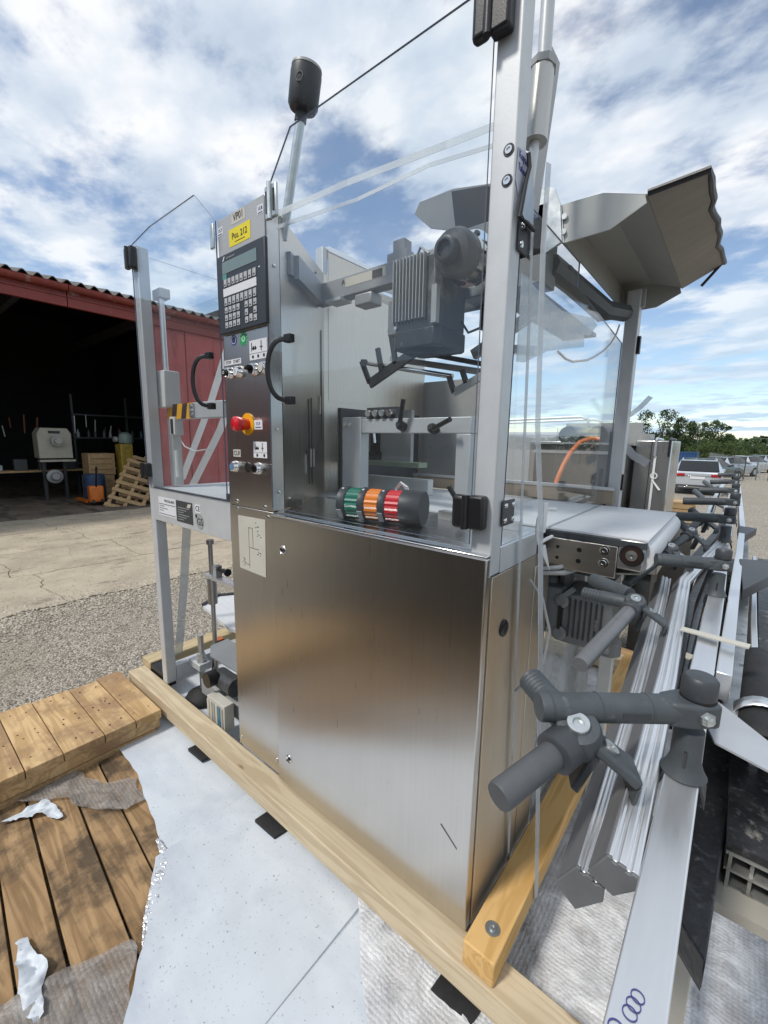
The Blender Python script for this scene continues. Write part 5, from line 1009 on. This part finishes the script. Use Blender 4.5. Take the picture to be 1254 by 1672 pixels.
# black wedge deflectors
for (pts, lb) in (([(.418, .883, .85), (.52, .93, .85), (.52, .84, .85), (.428, .586, .83)], 'large dark wedge plate sticking out right of the stack'), ([(.412, 1.613, .85), (.475, 1.586, .85), (.45, 1.45, .85), (.417, 1.282, .84)], 'small dark wedge plate sticking out farther along the stack')):
    M().prism(pts, (0, 0, -.03)).build('wedge_plate', DGREY, label=lb, cat='plate', bevel=.002)
M().prism([(.13, .38, .86), (.225, .39, .875), (.245, .62, .87), (.15, .62, .86)], (0, 0, -.004)).build('guide_plate', BEIGE, label='tan grey plate hanging behind the conveyor end', cat='plate')
# beige stand legs under the stack
sg = thing('beige_stand', (.40, -.1, -.11), 'beige box section stand under the rail stack', 'stand')
M().box(.372, .412, -.20, -.155, -.10, .64).build('leg', BEIGE, sg, bevel=.002); M().box(.372, .412, 1.0, 1.045, -.10, .74).build('leg', BEIGE, sg, bevel=.002)
M().box(.375, .41, -.155, 1.0, .10, .14).build('stretcher', BEIGE, sg, bevel=.002); M().box(.31, .47, -.22, -.13, .641, .655).build('top_plate', BEIGE, sg); M().box(.30, .46, 1.0, 1.05, .741, .76).build('top_plate', BEIGE, sg)
M().box(.30, .42, 1.0, 1.04, .762, .795).build('spacer', BEIGE, sg)
fb = thing('foam_block', (.5, -.1, -.1), 'white plastic base block below the stack at the bottom right', 'block')
M().prism([(.43, -.16, -.1), (.50, -.12, -.1), (.50, .02, -.1), (.42, .0, -.1)], (0, 0, .07)).build('block_body', WHITE, fb, bevel=.006)
for (x, y) in ((.30, -.20), (.335, .10)):
    t = thing('rubber_castor', (x, y, -.112), {.30: 'black rubber mat with a castor wheel at the bottom edge', .335: 'black rubber mat with a castor wheel below the guide rail ends'}[x], 'castor', 'castors below the rails')
    M().prism([(x-.03, y-.03, -.105), (x+.04, y-.02, -.105), (x+.03, y+.05, -.105), (x-.04, y+.04, -.105)], (0, 0, .004)).build('rubber_mat', RUBBER, t); M().cyl((x+.01, y, -.075), (x+.03, y, -.075), .026).build('wheel', WHITE, t); M().cyl((x+.008, y, -.075), (x+.032, y, -.075), .008).build('hub', ZINC, t)
# guide clamps -----------------------------------------------------
def post_clamp(root, base, tubeend, s=1.0, cap=True):
    """vertical post with saddle on the rail, round cap, and a tube leaving sideways"""
    b = Vector(base); e = Vector(tubeend)
    sd_ = M()
    for k in (-1, 1):
        sd_.prism([b+Vector((k*.0, -.012, .0))*s, b+Vector((k*.016, -.014, 0))*s, b+Vector((k*.021, -.014, -.016))*s, b+Vector((k*.021, -.014, -.026))*s, b+Vector((k*.0165, -.014, -.012))*s, b+Vector((k*.012, -.012, -.0))*s], Vector((0, .028, 0))*s)
    o = M().lathe(b+Vector((0, 0, -.001)), (0, 0, 1), [(.021*s, 0), (.017*s, .007*s), (.014*s, .016*s), (.0135*s, .05*s)], 22).build('clamp_post', GREYP, root)
    sd_.build('saddle', DGREY, o, bevel=.001)
    M().box(b.x-.0012, b.x+.0012, b.y-.0155*s, b.y-.0135*s, b.z+.012*s, b.z+.03*s).build('slot', BLACK, o)
    top = b+Vector((0, 0, .058*s)); d = (e-top); d.z = 0; d.normalize(); sdv = Vector((-d.y, d.x, 0))
    M().prism([top-d*.019*s-sdv*.016*s, top+d*.010*s-sdv*.017*s, top+d*.030*s-sdv*.012*s, top+d*.030*s+sdv*.012*s, top+d*.010*s+sdv*.017*s, top-d*.019*s+sdv*.016*s], (0, 0, .026*s)).build('clamp_head', GREYP, o, bevel=.004*s, seg=3)
    tc_ = top+Vector((0, 0, .013*s)); o2 = M().lathe(tc_+d*.020*s, (e-tc_+Vector((0, 0, .013*s))*0), [(.0145*s, 0), (.0145*s, (e-tc_).length-.022*s), (.0135*s, (e-tc_).length-.0195*s), (.0125*s, (e-tc_).length-.0195*s), (.0005, (e-tc_).length-.0205*s)], 26).build('tube', GREYP, o)
    M().lathe(top+Vector((0, 0, .026*s))-d*.004*s, (0, 0, 1), [(.015*s, 0), (.0158*s, .004*s), (.0158*s, .020*s), (.013*s, .0235*s), (.0005, .024*s)], 26).build('cap', DGREY, o)
    te_ = (e-tc_).normalized(); ln_ = (e-tc_).length
    for f_ in (.30, .62, .93): M().lathe(tc_+te_*ln_*f_, te_, [(.0143*s, 0), (.0149*s, .0004), (.0149*s, .0014), (.0143*s, .0018)], 26).build('mould_ring', GREYP, o)
    sv = sdv if sdv.y < 0 else -sdv
    rc = tc_+te_*ln_*.42+sv*.0142*s; M().fbox(rc, te_*.014*s, te_.cross(sv)*.0028*s, sv*.0006).build('emboss', DGREY, o)
    M().lathe(top+Vector((0, 0, .0262*s))-d*.004*s, (0, 0, 1), [(.0162*s, 0), (.0162*s, .0012)], 26).build('cap_seam', BLACK, o)
    p = tc_+sv*.0165*s-d*.002*s; M().cyl(p, p+sv*.003*s, .0075*s, n=6).build('nut', ZINC, o); M().lathe(p+sv*.003*s, sv, [(.0045*s, 0), (.0045*s, .003*s), (.001, .0045*s)], 12).build('bolt', ZINC, o)
    return o
def knuckle(root, k, grip_, tube_end, stub_end=None, s=1.0, tr=.0125, tm=None, second=None):
    """k knuckle centre, grip_ where jaws hold the rail, tube held across"""
    k = Vector(k); g = Vector(grip_); e = Vector(tube_end); up = Vector((.1, -.45, .9)).normalized()
    o = M().lathe(k-up*.013*s, up, [(.012*s, 0), (.0185*s, .003*s), (.0185*s, .020*s), (.016*s, .026*s), (.012*s, .027*s)], 26).build('knuckle', GREYP, root)
    M().lathe(k+up*.0135*s, up, [(.009*s, 0), (.009*s, .003*s), (.0085*s, .004*s), (.0045*s, .004*s), (.004*s, .001*s), (.0003, .001*s)], 20).build('bolt', ZINC, o)
    d = (g-k).normalized(); sdv = d.cross(Vector((0, 0, 1))).normalized(); nn_ = sdv.cross(d)
    M().prism([k+sdv*.013*s, k-sdv*.013*s, g-sdv*.015*s, g+d*.010*s-sdv*.017*s, g+d*.010*s+sdv*.017*s, g+sdv*.015*s], nn_*.009*s).build('jaw_arm', GREYP, o, bevel=.003*s, seg=3)
    M().prism([g+d*.010*s-sdv*.017*s, g+d*.010*s+sdv*.017*s, g+d*.018*s+sdv*.015*s-nn_*.014*s, g+d*.018*s-sdv*.015*s-nn_*.014*s], nn_*.006*s).build('jaw_lip', GREYP, o, bevel=.002*s)
    M().prism([g-d*.022*s+sdv*.012*s, g-d*.022*s-sdv*.012*s, g-d*.012*s-sdv*.010*s-nn_*.038*s, g-d*.012*s+sdv*.010*s-nn_*.038*s], -d*.008*s).build('rear_jaw', DGREY, o, bevel=.002*s)
    p = (k+g)/2+nn_*.009*s+d*.004*s; M().lathe(p, nn_, [(.0065*s, 0), (.0065*s, .002*s), (.003*s, .002*s), (.0028*s, 0), (.0003, 0)], 16).build('bolt', ZINC, o)
    te = (e-k); m0 = k-up*.004*s+te.normalized()*.012*s
    M().lathe(m0, te, [(.0165*s, 0), (.0165*s, .018*s), (.014*s, .020*s)], 22).build('tube_collar', DGREY, o, bevel=0)
    M().lathe(m0, te, [(tr*s, 0), (tr*s, te.length-.014*s), (tr*.93*s, te.length-.012*s), (.0005, te.length-.012*s)], 24).build('tube', tm or GREYP, o)
    if stub_end:
        q = Vector(stub_end); M().lathe(k, q-k, [(.011*s, 0), (.0125*s, .01*s)]+[(.0125*s-(.0012*s if i_ % 2 else 0), (q-k).length*(.62+.36*i_/12)) for i_ in range(13)]+[(.0112*s, (q-k).length), (.0005, (q-k).length)], 20).build('stub', GREYP, o)
    if second:
        a_, b_ = map(Vector, second); M().lathe(a_, b_-a_, [(.014*s, 0), (.0145*s, .004), (.0145*s, (b_-a_).length), (.0005, (b_-a_).length)], 22).build('tube', GREYP, o)
    return o
post_clamp(flat, (.374, -.293, .852), (.254, -.398, .926))
knuckle(railR, (.289, -.385, .905), (.327, -.368, .876), (.2545, -.490, .889), stub_end=(.222, -.335, .915), s=1.2, tr=.0108, tm=mat('grey_tube', (.085, .09, .095), .5, 0, .12, 20))
knuckle(railL, (.262, .085, .895), (.302, .09, .870), (.232, -.150, .862), tm=mat('alu_grey_tube', (.20, .205, .21), .4, .5, .08, 20), second=((.172, .155, .905), (.25, .10, .905)), stub_end=(.168, .10, .89))
post_clamp(flat, (.376, .42, .852), (.258, .36, .925))
knuckle(railR, (.262, .62, .90), (.305, .60, .87), (.19, .44, .83), stub_end=(.225, .63, .93))
knuckle(railR, (.285, .95, .90), (.325, .93, .87), (.235, .82, .86), stub_end=(.25, .98, .925))
post_clamp(flat, (.375, 1.15, .852), (.19, 1.13, .925), s=1.15)
knuckle(railR, (.29, 1.35, .90), (.335, 1.33, .87), (.25, 1.2, .85), stub_end=(.25, 1.4, .925), s=1.1)
far = rail('guide_rail', bxsec(.345, .385, 1.7, .82, .85), [(.36, 1.5, .8), (.37, 3, .8), (.375, 6.2, .8)], ALUB, 'long aluminium rail at the far end of the stack carrying small clamps')
for i, (y, dx) in enumerate(((1.75, .19), (2.45, .17), (3.3, .15), (4.4, .14))): post_clamp(far, (.385-.003*i, y, .852), (.385-dx, y-.03, .925), s=1.2)
for y in (2.1, 3.0): knuckle(far, (.27, y, .90), (.335, y, .87), (.20, y+.25, .93), s=1.2)
rail('guide_rail', bxsec(.28, .31, 1.7, .80, .84), [(.28, 1.7, .8), (.27, 3, .8), (.28, 5, .8)], ALUB, 'narrow aluminium rail left of the far rail', bevel=.001)

# ------------------------------------------------------------------ machines and goods behind
sc2 = thing('steel_cabinet', (-.12, 2.6, -.11), 'tall brushed steel cabinet with white tape hooks and strap behind the conveyor', 'steel cabinet')
M().box(-.18, .033, 2.60, 3.1, .30, 1.225).build('cabinet_body', STEELL, sc2, bevel=.006); M().box(-.085, -.082, 2.594, 2.599, .30, 1.22).build('panel_gap', BLACK, sc2)
M().box(-.17, -.10, 2.62, 2.8, 1.227, 1.27).build('top_box', STEELD, sc2); 
for x in (-.06, .02): M().tube([(x, 2.9, 1.235), (x, 2.62, 1.24), (x, 2.588, 1.23), (x, 2.585, 1.12)], .008).build('hook', BLACK if x > 0 else ALUB, sc2)
M().box(-.062, -.048, 2.587, 2.592, .45, 1.12).build('strap', STRAPW, sc2); M().ring((-.05, 2.585, .99), (0, 1, 0), .022, .014, .004).build('strap_buckle', STRAPW, sc2)
M().box(-.16, .0, 2.65, 3.0, -.11, .30).build('plinth', DGREY, sc2)
M().prism([(-.06, 2.58, .96), (-.045, 2.58, .955), (.0, 2.57, .90), (-.012, 2.57, .895)], (0, .004, 0)).build('strap_tail', STRAPW, sc2)
tp = strap([(.03, 1.06, 1.28), (.02, 1.10, 1.20), (.06, 1.12, 1.15), (.11, 1.14, 1.12)], .03, STRAPC, 'torn clear tape fluttering from the rear post', wd_=(.4, 0, .6), n='tape')
strap([(.04, 1.06, 1.30), (.07, 1.08, 1.33), (.10, 1.09, 1.37)], .018, STRAPC, 'short tape end sticking up from the rear post', wd_=(.7, 0, -.4), n='tape')
sm_ = thing('second_machine', (-.6, 2.4, -.1), 'low grey steel machine with two dark rollers behind the rear guard', 'machine')
M().box(-.75, -.20, 2.25, 3.0, .60, 1.19).build('body', mat('dark_steel', (.13, .13, .125), .35, .7, .1, 6, (1, 1, 20)), sm_, bevel=.006); M().box(-.77, -.18, 2.23, 3.02, 1.192, 1.205).build('lid', ALUB, sm_); M().box(-.76, -.19, 2.235, 2.248, 1.13, 1.15).build('trim', ALUB, sm_)
for x in (-.56, -.37): M().cyl((x, 2.35, 1.25), (x, 2.9, 1.25), .065, n=24).build('roller', DGREY, sm_)
M().box(-.75, -.20, 2.92, 2.95, 1.205, 1.36).build('back_plate', GREYL, sm_); M().box(-.7, -.25, 2.3, 2.9, -.1, .60).build('plinth', DGREY, sm_)
M().tube([(-.32, 2.2, 1.225), (-.37, 2.18, 1.23), (-.42, 2.14, 1.205), (-.455, 2.08, 1.14), (-.475, 2.02, 1.06), (-.49, 1.98, .98), (-.50, 1.95, .88)], .014, n=12).build('orange_hose', HOSE, label='bright orange hose arching over the grey machine behind the guard', cat='hose')
for i, (x0_, x1_, y_, zt_, lb) in enumerate(((-.62, -.30, 3.3, 1.30, 'steel cabinet standing just left of the taller taped one'), (-1.30, -.80, 3.6, 1.22, 'squat steel cabinet in front of the pale tank'))):
    t = thing('steel_cabinet', (x0_, y_, GZ), lb, 'steel cabinet'); M().box(x0_, x1_, y_, y_+.6, .1, zt_).build('cabinet_body', STEELL, t, bevel=.008); M().box((x0_+x1_)/2-.002, (x0_+x1_)/2+.002, y_-.003, y_-.001, .1, zt_-.02).build('panel_gap', BLACK, t)
    M().box(x0_+.03, x1_-.03, y_+.03, y_+.5, GZ, .098).build('plinth', DGREY, t); M().box(x1_-.06, x1_-.045, y_-.02, y_-.002, .8, .95).build('handle', BLACK, t)
wt = thing('white_tank', (-1.6, 4.2, GZ), 'pale container tank with pipes seen through the clear guards', 'tank')
M().box(-2.2, -.75, 4.0, 5.4, -.1, 1.32).build('tank_shell', mat('tank_pale', (.42, .44, .45), .5, 0, .1, 3), wt, bevel=.03)
for y in (4.05, 4.6): M().tube([(-2.1, y, 1.35), (-2.1, y, 1.45), (-.95, y, 1.48), (-.88, y, 1.45), (-.86, y, 1.34)], .014).build('pipe', ALUG, wt)
for x in (-2.1, -.9): M().box(x-.05, x+.05, 4.1, 4.2, GZ, -.1).build('leg', DGREY, wt)
def lumber(x, y, z, ln_, label, n=5):
    t = thing('lumber_stack', (x, y, z), label, 'lumber')
    for i in range(n):
        for j in range(3):
            a = random.uniform(-.06, .06); c = Vector((x+random.uniform(-.02, .02), y+i*.075, z+.03+j*.06)); d = Vector((math.cos(a), math.sin(a), 0)); M().fbox(c, d*ln_/2, Vector((-d.y, d.x, 0))*.033, (0, 0, .027)).build('timber', random.choice([PINE_X, PALL]), t)
lumber(-.06, 3.8, .52, .35, 'small pile of split wood beside the steel cabinet'); M().box(-.25, .15, 3.7, 4.3, GZ, .515).build('grey_bale', STEELD, label='grey covered block carrying the split wood pile', cat='block')
rt = thing('rear_pallet', (.6, 3, .2), 'pale timber frame with foil beyond the rails at the right edge', 'pallet')
for k, (y, z) in enumerate(((2.6, .14), (3.05, .24), (3.5, .14))): M().box(.43, 1.9, y, y+.10, z, z+.10).build('timber', PINE_X, rt, bevel=.003)
M().box(.5, .60, 2.3, 4.0, .02, .135).build('timber', PINE_YP, rt); M().box(.46, 1.9, 2.2, 2.5, .03, .06).build('foil_cover', SHEETM, rt)
for x in (.55, 1.6): M().box(x, x+.1, 2.4, 3.9, GZ, .015).build('support', PALL, rt)
M().box(.47, 1.4, 1.2, 1.9, .45, .62).build('dark_box', DGREY, label='dark grey box end beside the hood at the right edge', cat='box', bevel=.01)
M().box(.47, 1.4, 1.25, 1.85, .621, .66).build('alu_cover', ALUB, label='bright metal cover strip on the dark grey box', cat='cover')
M().box(.55, 1.3, 1.3, 1.8, GZ, .449).build('box_stand', PALL, label='wooden stand under the dark grey box', cat='stand')

# ------------------------------------------------------------------ vehicles
PAINT = {}
def car(name, label, loc, rz, col, suv=False, cat='car', group=None):
    t = thing(name, loc, label, cat, group); t.rotation_euler = (0, 0, 0)
    pm = mat('car_paint_'+name+str(col[0]), col, .22, .35, .02, 2, coat=.8)
    H = 1.52 if suv else 1.42; W = .93 if suv else .88; Lh = 2.3 if suv else 2.2
    o0 = Vector(loc); ca_, sa_ = math.cos(rz), math.sin(rz)
    def X(x, y, z): return Vector((o0.x+x*ca_-y*sa_, o0.y+x*sa_+y*ca_, o0.z+z))
    # rings along y (rear at -Lh): (y, half width low, z belt, half width roof, roof z)
    st = [(-Lh, .80, .95, .78, .97), (-Lh+.06, .93, 1.0, .80, 1.03), (-Lh+.45, 1.0, 1.03, .72, H-.03), (-Lh+1.2, 1.0, 1.02, .70, H), (-.1, 1.0, 1.0, .69, H-.03), (.75, 1.0, .98, .74, 1.02), (1.5, .98, .93, .80, .97), (Lh-.15, .90, .78, .75, .80), (Lh, .78, .68, .68, .70)]
    v = []; n = 8
    for y, wl, zb, wr, zr in st:
        zb = zb*(1.0 if suv else .93); zl = .30 if abs(y) > Lh-.1 else .24
        v += [X(-W*wl*.93, y, zl), X(-W*wl, y, .55), X(-W*wl*.985, y, zb), X(-W*wr, y, zr), X(W*wr, y, zr), X(W*wl*.985, y, zb), X(W*wl, y, .55), X(W*wl*.93, y, zl)]
    fs = [tuple(range(n)), tuple((len(st)-1)*n+k for k in range(n))[::-1]]; mi = [0, 0]
    for i in range(len(st)-1):
        for k in range(n):
            fs.append((i*n+k, i*n+(k+1) % n, (i+1)*n+(k+1) % n, (i+1)*n+k))
            mi.append(1 if (k in (2, 4) and i in (2, 3, 4)) or (k == 3 and i in (1, 4)) else 0)
    m = M(); m.v = v; m.f = fs; m.sm = [True]*len(fs); m.mi = mi
    b = m.build('body', [pm, CARGLASS], t); b.modifiers.new('bev', 'BEVEL').width = .03; b.modifiers['bev'].segments = 2; b.modifiers['bev'].limit_method = 'ANGLE'; b.modifiers['bev'].angle_limit = R(25)
    def bx(x0, x1, y0, y1, z0, z1, nm, mt, be=.01): 
        q = M().fbox(X((x0+x1)/2, (y0+y1)/2, (z0+z1)/2), Vector((ca_, sa_, 0))*(x1-x0)/2, Vector((-sa_, ca_, 0))*(y1-y0)/2, (0, 0, (z1-z0)/2)); return q.build(nm, mt, t, bevel=be)
    bx(-W*.90, W*.90, -Lh-.06, -Lh+.1, .26, .44, 'rear_bumper', DGREY); bx(-W*.72, W*.72, -Lh-.07, -Lh-.02, .33, .36, 'chrome_strip', CHROME, .003); bx(-W*.88, W*.88, Lh-.12, Lh+.04, .25, .5, 'front_bumper', pm)
    TL = mat('tail_lamp', (.35, .01, .015), .2, 0, .1, 10, coat=.5)
    for s_ in (-1, 1): bx(min(s_*W*.5, s_*W*.88), max(s_*W*.5, s_*W*.88), -Lh-.035, -Lh+.06, .80, .93, 'tail_light', TL, .02); bx(min(s_*W*.5, s_*W*.8), max(s_*W*.5, s_*W*.8), Lh-.16, Lh-.02, .58, .70, 'headlight', PAPER, .02)
    bx(-.26, .26, -Lh-.03, -Lh-.0, .70, .81, 'number_plate', PAPER, .003); bx(-W*.5, W*.5, -Lh-.028, -Lh, .83, .85, 'boot_trim', CHROME, .002)
    # rear window
    q = M(); q.prism([X(-W*.70, -Lh+.065, 1.04), X(W*.70, -Lh+.065, 1.04), X(W*.62, -Lh+.39, H-.10), X(-W*.62, -Lh+.39, H-.10)], (0, -.02, .006)); q.build('rear_window', CARGLASS, t)
    for s_ in (-1, 1):
        for y in (-1.4, 1.35):
            p = X(s_*W*.80, y, .34); q = X(s_*W*1.0, y, .34); w_ = M().cyl(p, q, .34, n=26).build('wheel', RUBBER, t); M().cyl(q-(q-p)*.05, q+(q-p)*.04, .21, n=16).build('rim', ZINC, w_)
        q = M().fbox(X(s_*W*1.06, .55, 1.0), Vector((ca_, sa_, 0))*.09, (0, .06, 0), (0, 0, .07)); q.build('wing_mirror', pm, t, bevel=.02)
        if suv: M().tube([X(s_*W*.66, -1.6, H+.0), X(s_*W*.66, -1.4, H+.05), X(s_*W*.66, .0, H+.04), X(s_*W*.66, .15, H-.01)], .018).build('roof_rail', ALUB, t)
    return t
car('silver_car', 'silver estate car parked tail towards the camera with red tail lights', (-1.08, 24.6, GZ), R(4), (.56, .60, .64), suv=True)
for i, (x, y, c_, lb) in enumerate(((.05, 33.2, (.10, .13, .12), 'dark green hatchback parked first behind the silver car'), (1.0, 40, (.55, .60, .66), 'pale silver car parked second in the row behind'), (2.2, 47.5, (.60, .62, .64), 'light grey car parked third in the row'), (3.6, 56, (.45, .52, .6), 'bluish grey car parked farthest in the row'))):
    car('parked_car', lb, (x-1.0, y, GZ), R(-28), c_, group='cars parked in a row along the fence')
# container, fence, pylon, trees
BLUEC = mat('blue_container', (.02, .075, .20), .5, 0, .1, 2)
ct = thing('blue_container', (-4, 40, GZ), 'blue corrugated shipping container beyond the silver car', 'container')
M().box(-7, -2.15, 40.06, 42.4, GZ, .78).build('container_shell', BLUEC, ct)
for k in range(24): M().box(-6.95+k*.2, -6.85+k*.2, 40.0, 40.058, GZ+.1, .7).build('corrugation', BLUEC, ct)
M().box(-7, -2.15, 40.0, 40.05, .70, .80).build('top_rail', BLUEC, ct)
fc = thing('wire_fence', (1, 36, GZ), 'grey mesh fence with posts behind the parked cars', 'fence')
FM = mat('fence_grey', (.16, .18, .17), .5, .3, .1, 8)
fp = [(-2.2, 60), (-.2, 40), (.75, 36), (2.0, 36.5), (6, 42), (14, 50)]
wires = M()
for (a, b) in zip(fp, fp[1:]):
    L_ = math.dist(a, b); n = max(2, int(L_/1.3))
    for k in range(n+1):
        x = a[0]+(b[0]-a[0])*k/n; y = a[1]+(b[1]-a[1])*k/n; M().cyl((x, y, GZ), (x, y, .62), .035, n=6).build('fence_post', FM, fc)
    for k in range(6): wires.bar((a[0], a[1], GZ+.1+k*.27), (b[0], b[1], GZ+.1+k*.27), .012, .012)
    for k in range(int(L_/.22)):
        x = a[0]+(b[0]-a[0])*k*.22/L_; y = a[1]+(b[1]-a[1])*k*.22/L_; wires.box(x-.006, x+.006, y-.006, y+.006, GZ+.05, .55)
w = wires.build('mesh_wires', FM, fc); w['kind'] = 'stuff'
pylon = thing('lattice_pylon', (-5.6, 90, GZ), 'grey lattice power pylon rising among the trees', 'pylon'); PM = mat('pylon_grey', (.30, .33, .34), .6, .2, .1, 5)
for sx_ in (-.25, .25):
    for sy_ in (-.25, .25): M().bar((-5.6+sx_*1.6, 90+sy_*1.6, GZ), (-5.6+sx_*.4, 90+sy_*.4, 4.0), .06, .06).build('leg', PM, pylon)
for k in range(9):
    z = GZ+.3+k*.5; w_ = .25*(1.6-1.2*(z-GZ)/4.9); M().bar((-5.6-w_, 90-w_, z), (-5.6+w_, 90-w_, z+.45), .03, .03).build('brace', PM, pylon)
M().bar((-6.5, 90, 3.72), (-4.7, 90, 3.72), .07, .07).build('crossarm', PM, pylon); M().bar((-6.1, 90, 3.1), (-4.2, 90, 3.1), .07, .07).build('crossarm', PM, pylon)
M().tube([(-4.6, 90, 3.05), (4, 95, 2.72), (16, 100, 2.9), (40, 110, 3.4)], .02, n=5).build('power_line', PM, label='thin power line running right from the pylon', cat='power line')
LEAF = []
for i, c_ in enumerate(((.035, .060, .022), (.055, .085, .028), (.080, .110, .038), (.028, .045, .020))):
    m = mat('foliage_%d' % i, c_, .75, 0, .35, 1.5, spec=.2); LEAF.append(m)
BARK = mat('bark', (.08, .065, .05), .9, 0, .2, 5)
def tree(x, y, h, w, tone, label, seed, cat='tree', group='trees along the far edge of the yard', dens=1.0, low=.08):
    rnd = random.Random(seed); t = thing('leafy_tree', (x, y, GZ), label, cat, group); tr = M(); tr.cyl((x, y, GZ), (x, y, GZ+h*.55), .03*h+.03, .015*h, n=7)
    for k in range(5):
        a = rnd.uniform(0, 6.28); z = GZ+h*rnd.uniform(.25, .5); tr.cyl((x, y, z), (x+w*.3*math.cos(a), y+w*.3*math.sin(a), z+h*.25), .012*h, .004*h, n=5)
    tr.build('trunk', BARK, t); cl = [(rnd.gauss(0, .24)*w, rnd.gauss(0, .2)*w, rnd.uniform(low+.12, .86)*h, rnd.uniform(.14, .26)) for _ in range(15)]+[(rnd.gauss(0, .30)*w, rnd.gauss(0, .2)*w, rnd.uniform(low, .5)*h, rnd.uniform(.16, .26)) for _ in range(10)]
    cl = [(cx*(1.05-.55*cz/h), cy, cz, r_) for cx, cy, cz, r_ in cl]+[(0, 0, h*.88, .12)]
    ms = [M(), M()]
    for cx, cy, cz, r_ in cl:
        r_ *= min(h, w)*1.0
        for k in range(int(135*dens)):
            u = Vector((rnd.gauss(0, 1), rnd.gauss(0, 1), rnd.gauss(0, 1))).normalized()*r_*rnd.uniform(.55, 1.06); p = Vector((x+cx, y+cy, GZ+cz))+Vector((u.x, u.y, u.z*.85))
            if p.z < GZ+.05: continue
            s_ = rnd.uniform(.05, .11)*(h/4)**.5; a = Vector((rnd.gauss(0, 1), rnd.gauss(0, 1), rnd.gauss(0, 1))).normalized(); b = a.orthogonal().normalized()
            ms[rnd.random() < .5].add([p-a*s_, p+b*s_*.7, p+a*s_, p-b*s_*.7], [(0, 1, 2, 3)])
    ms[0].build('crown', LEAF[tone], t, fixn=False); ms[1].build('crown', LEAF[(tone+1) % 3], t, fixn=False)
specs = [(-12.6, 75, 4.6, 4, 0, 'tree half hidden behind the rear post'), (-10.6, 74, 6.2, 4, 3, 'left shoulder of the tall tree group, next to the rear post'), (-8.8, 75, 6.5, 4.2, 0, 'tallest dark tree above the steel cabinet'), (-6.9, 76, 5.6, 3.6, 3, 'dark tree right of the tallest one'), (-5.2, 74, 5.0, 3.2, 0, 'tree just left of the pylon'), (-4.0, 78, 5.0, 3.0, 3, 'slim tree just right of the pylon'), (-2.7, 77, 5.2, 3.2, 0, 'rounded tree with grey green leaves right of the pylon'), (-1.2, 76, 4.4, 2.6, 0, 'smaller pointed tree at the end of the row'),
         (-3.2, 66, 2.9, 3.4, 1, 'bright bush below the rounded tree'), (-.9, 68, 2.7, 3.4, 1, 'pale green bush behind the parked cars'), (1.2, 70, 2.6, 3.2, 1, 'wide bush above the mesh fence'), (3.2, 72, 2.3, 3.2, 0, 'low bush near the right edge of the picture'), (-6.5, 60, 3.0, 3.2, 2, 'light green bush above the blue container'), (5.6, 75, 2.2, 4, 3, 'low dark bush at the right edge')]
for i, (x, y, h, w, tone, lb) in enumerate(specs): tree(x, y, h*(1.22 if i < 8 else 1.12), w*1.1, tone, lb, 11+i, cat='bush' if 'bush' in lb else 'tree')
# far wood behind everything
rnd = random.Random(5); fw = M()
for k in range(9000):
    x = rnd.uniform(-90, 160); y = rnd.uniform(150, 165); z = GZ+rnd.random()**.8*(3.0+1.2*noise.noise(Vector((x*.08, 0, 0)))+1.4); s_ = rnd.uniform(.3, .8); a = Vector((rnd.gauss(0, 1), rnd.gauss(0, 1), rnd.gauss(0, 1))).normalized(); b = a.orthogonal().normalized()
    fw.add([(x-a.x*s_, y-a.y*s_, z-a.z*s_), (x+b.x*s_, y+b.y*s_, z+b.z*s_), (x+a.x*s_, y+a.y*s_, z+a.z*s_), (x-b.x*s_, y-b.y*s_, z-b.z*s_)], [(0, 1, 2, 3)])
fw.build('far_wood', LEAF[0], kind='stuff', fixn=False)['label'] = 'dark strip of woodland on the horizon'
# dry weeds in the concrete joints
gr_ = M()
for k in range(900):
    cx, cy = random.choice([(-5.9, 1.0), (-5.85, 2.3), (-7.5, 1.8), (-5.4, .3), (-3.3, -.1), (-9.2, 2.5)]); x = cx+random.gauss(0, .25); y = cy+random.gauss(0, .25); h = random.uniform(.03, .09); a = random.uniform(0, 6.28)
    gr_.add([(x, y, GZ), (x+.006, y, GZ), (x+math.cos(a)*h*.5, y+math.sin(a)*h*.5, GZ+h)], [(0, 1, 2)])
gr_.build('dry_weeds', mat('weed', (.13, .13, .05), .8, 0, .3, 5), kind='stuff', fixn=False)['label'] = 'sparse dry weeds in the joints of the yard'
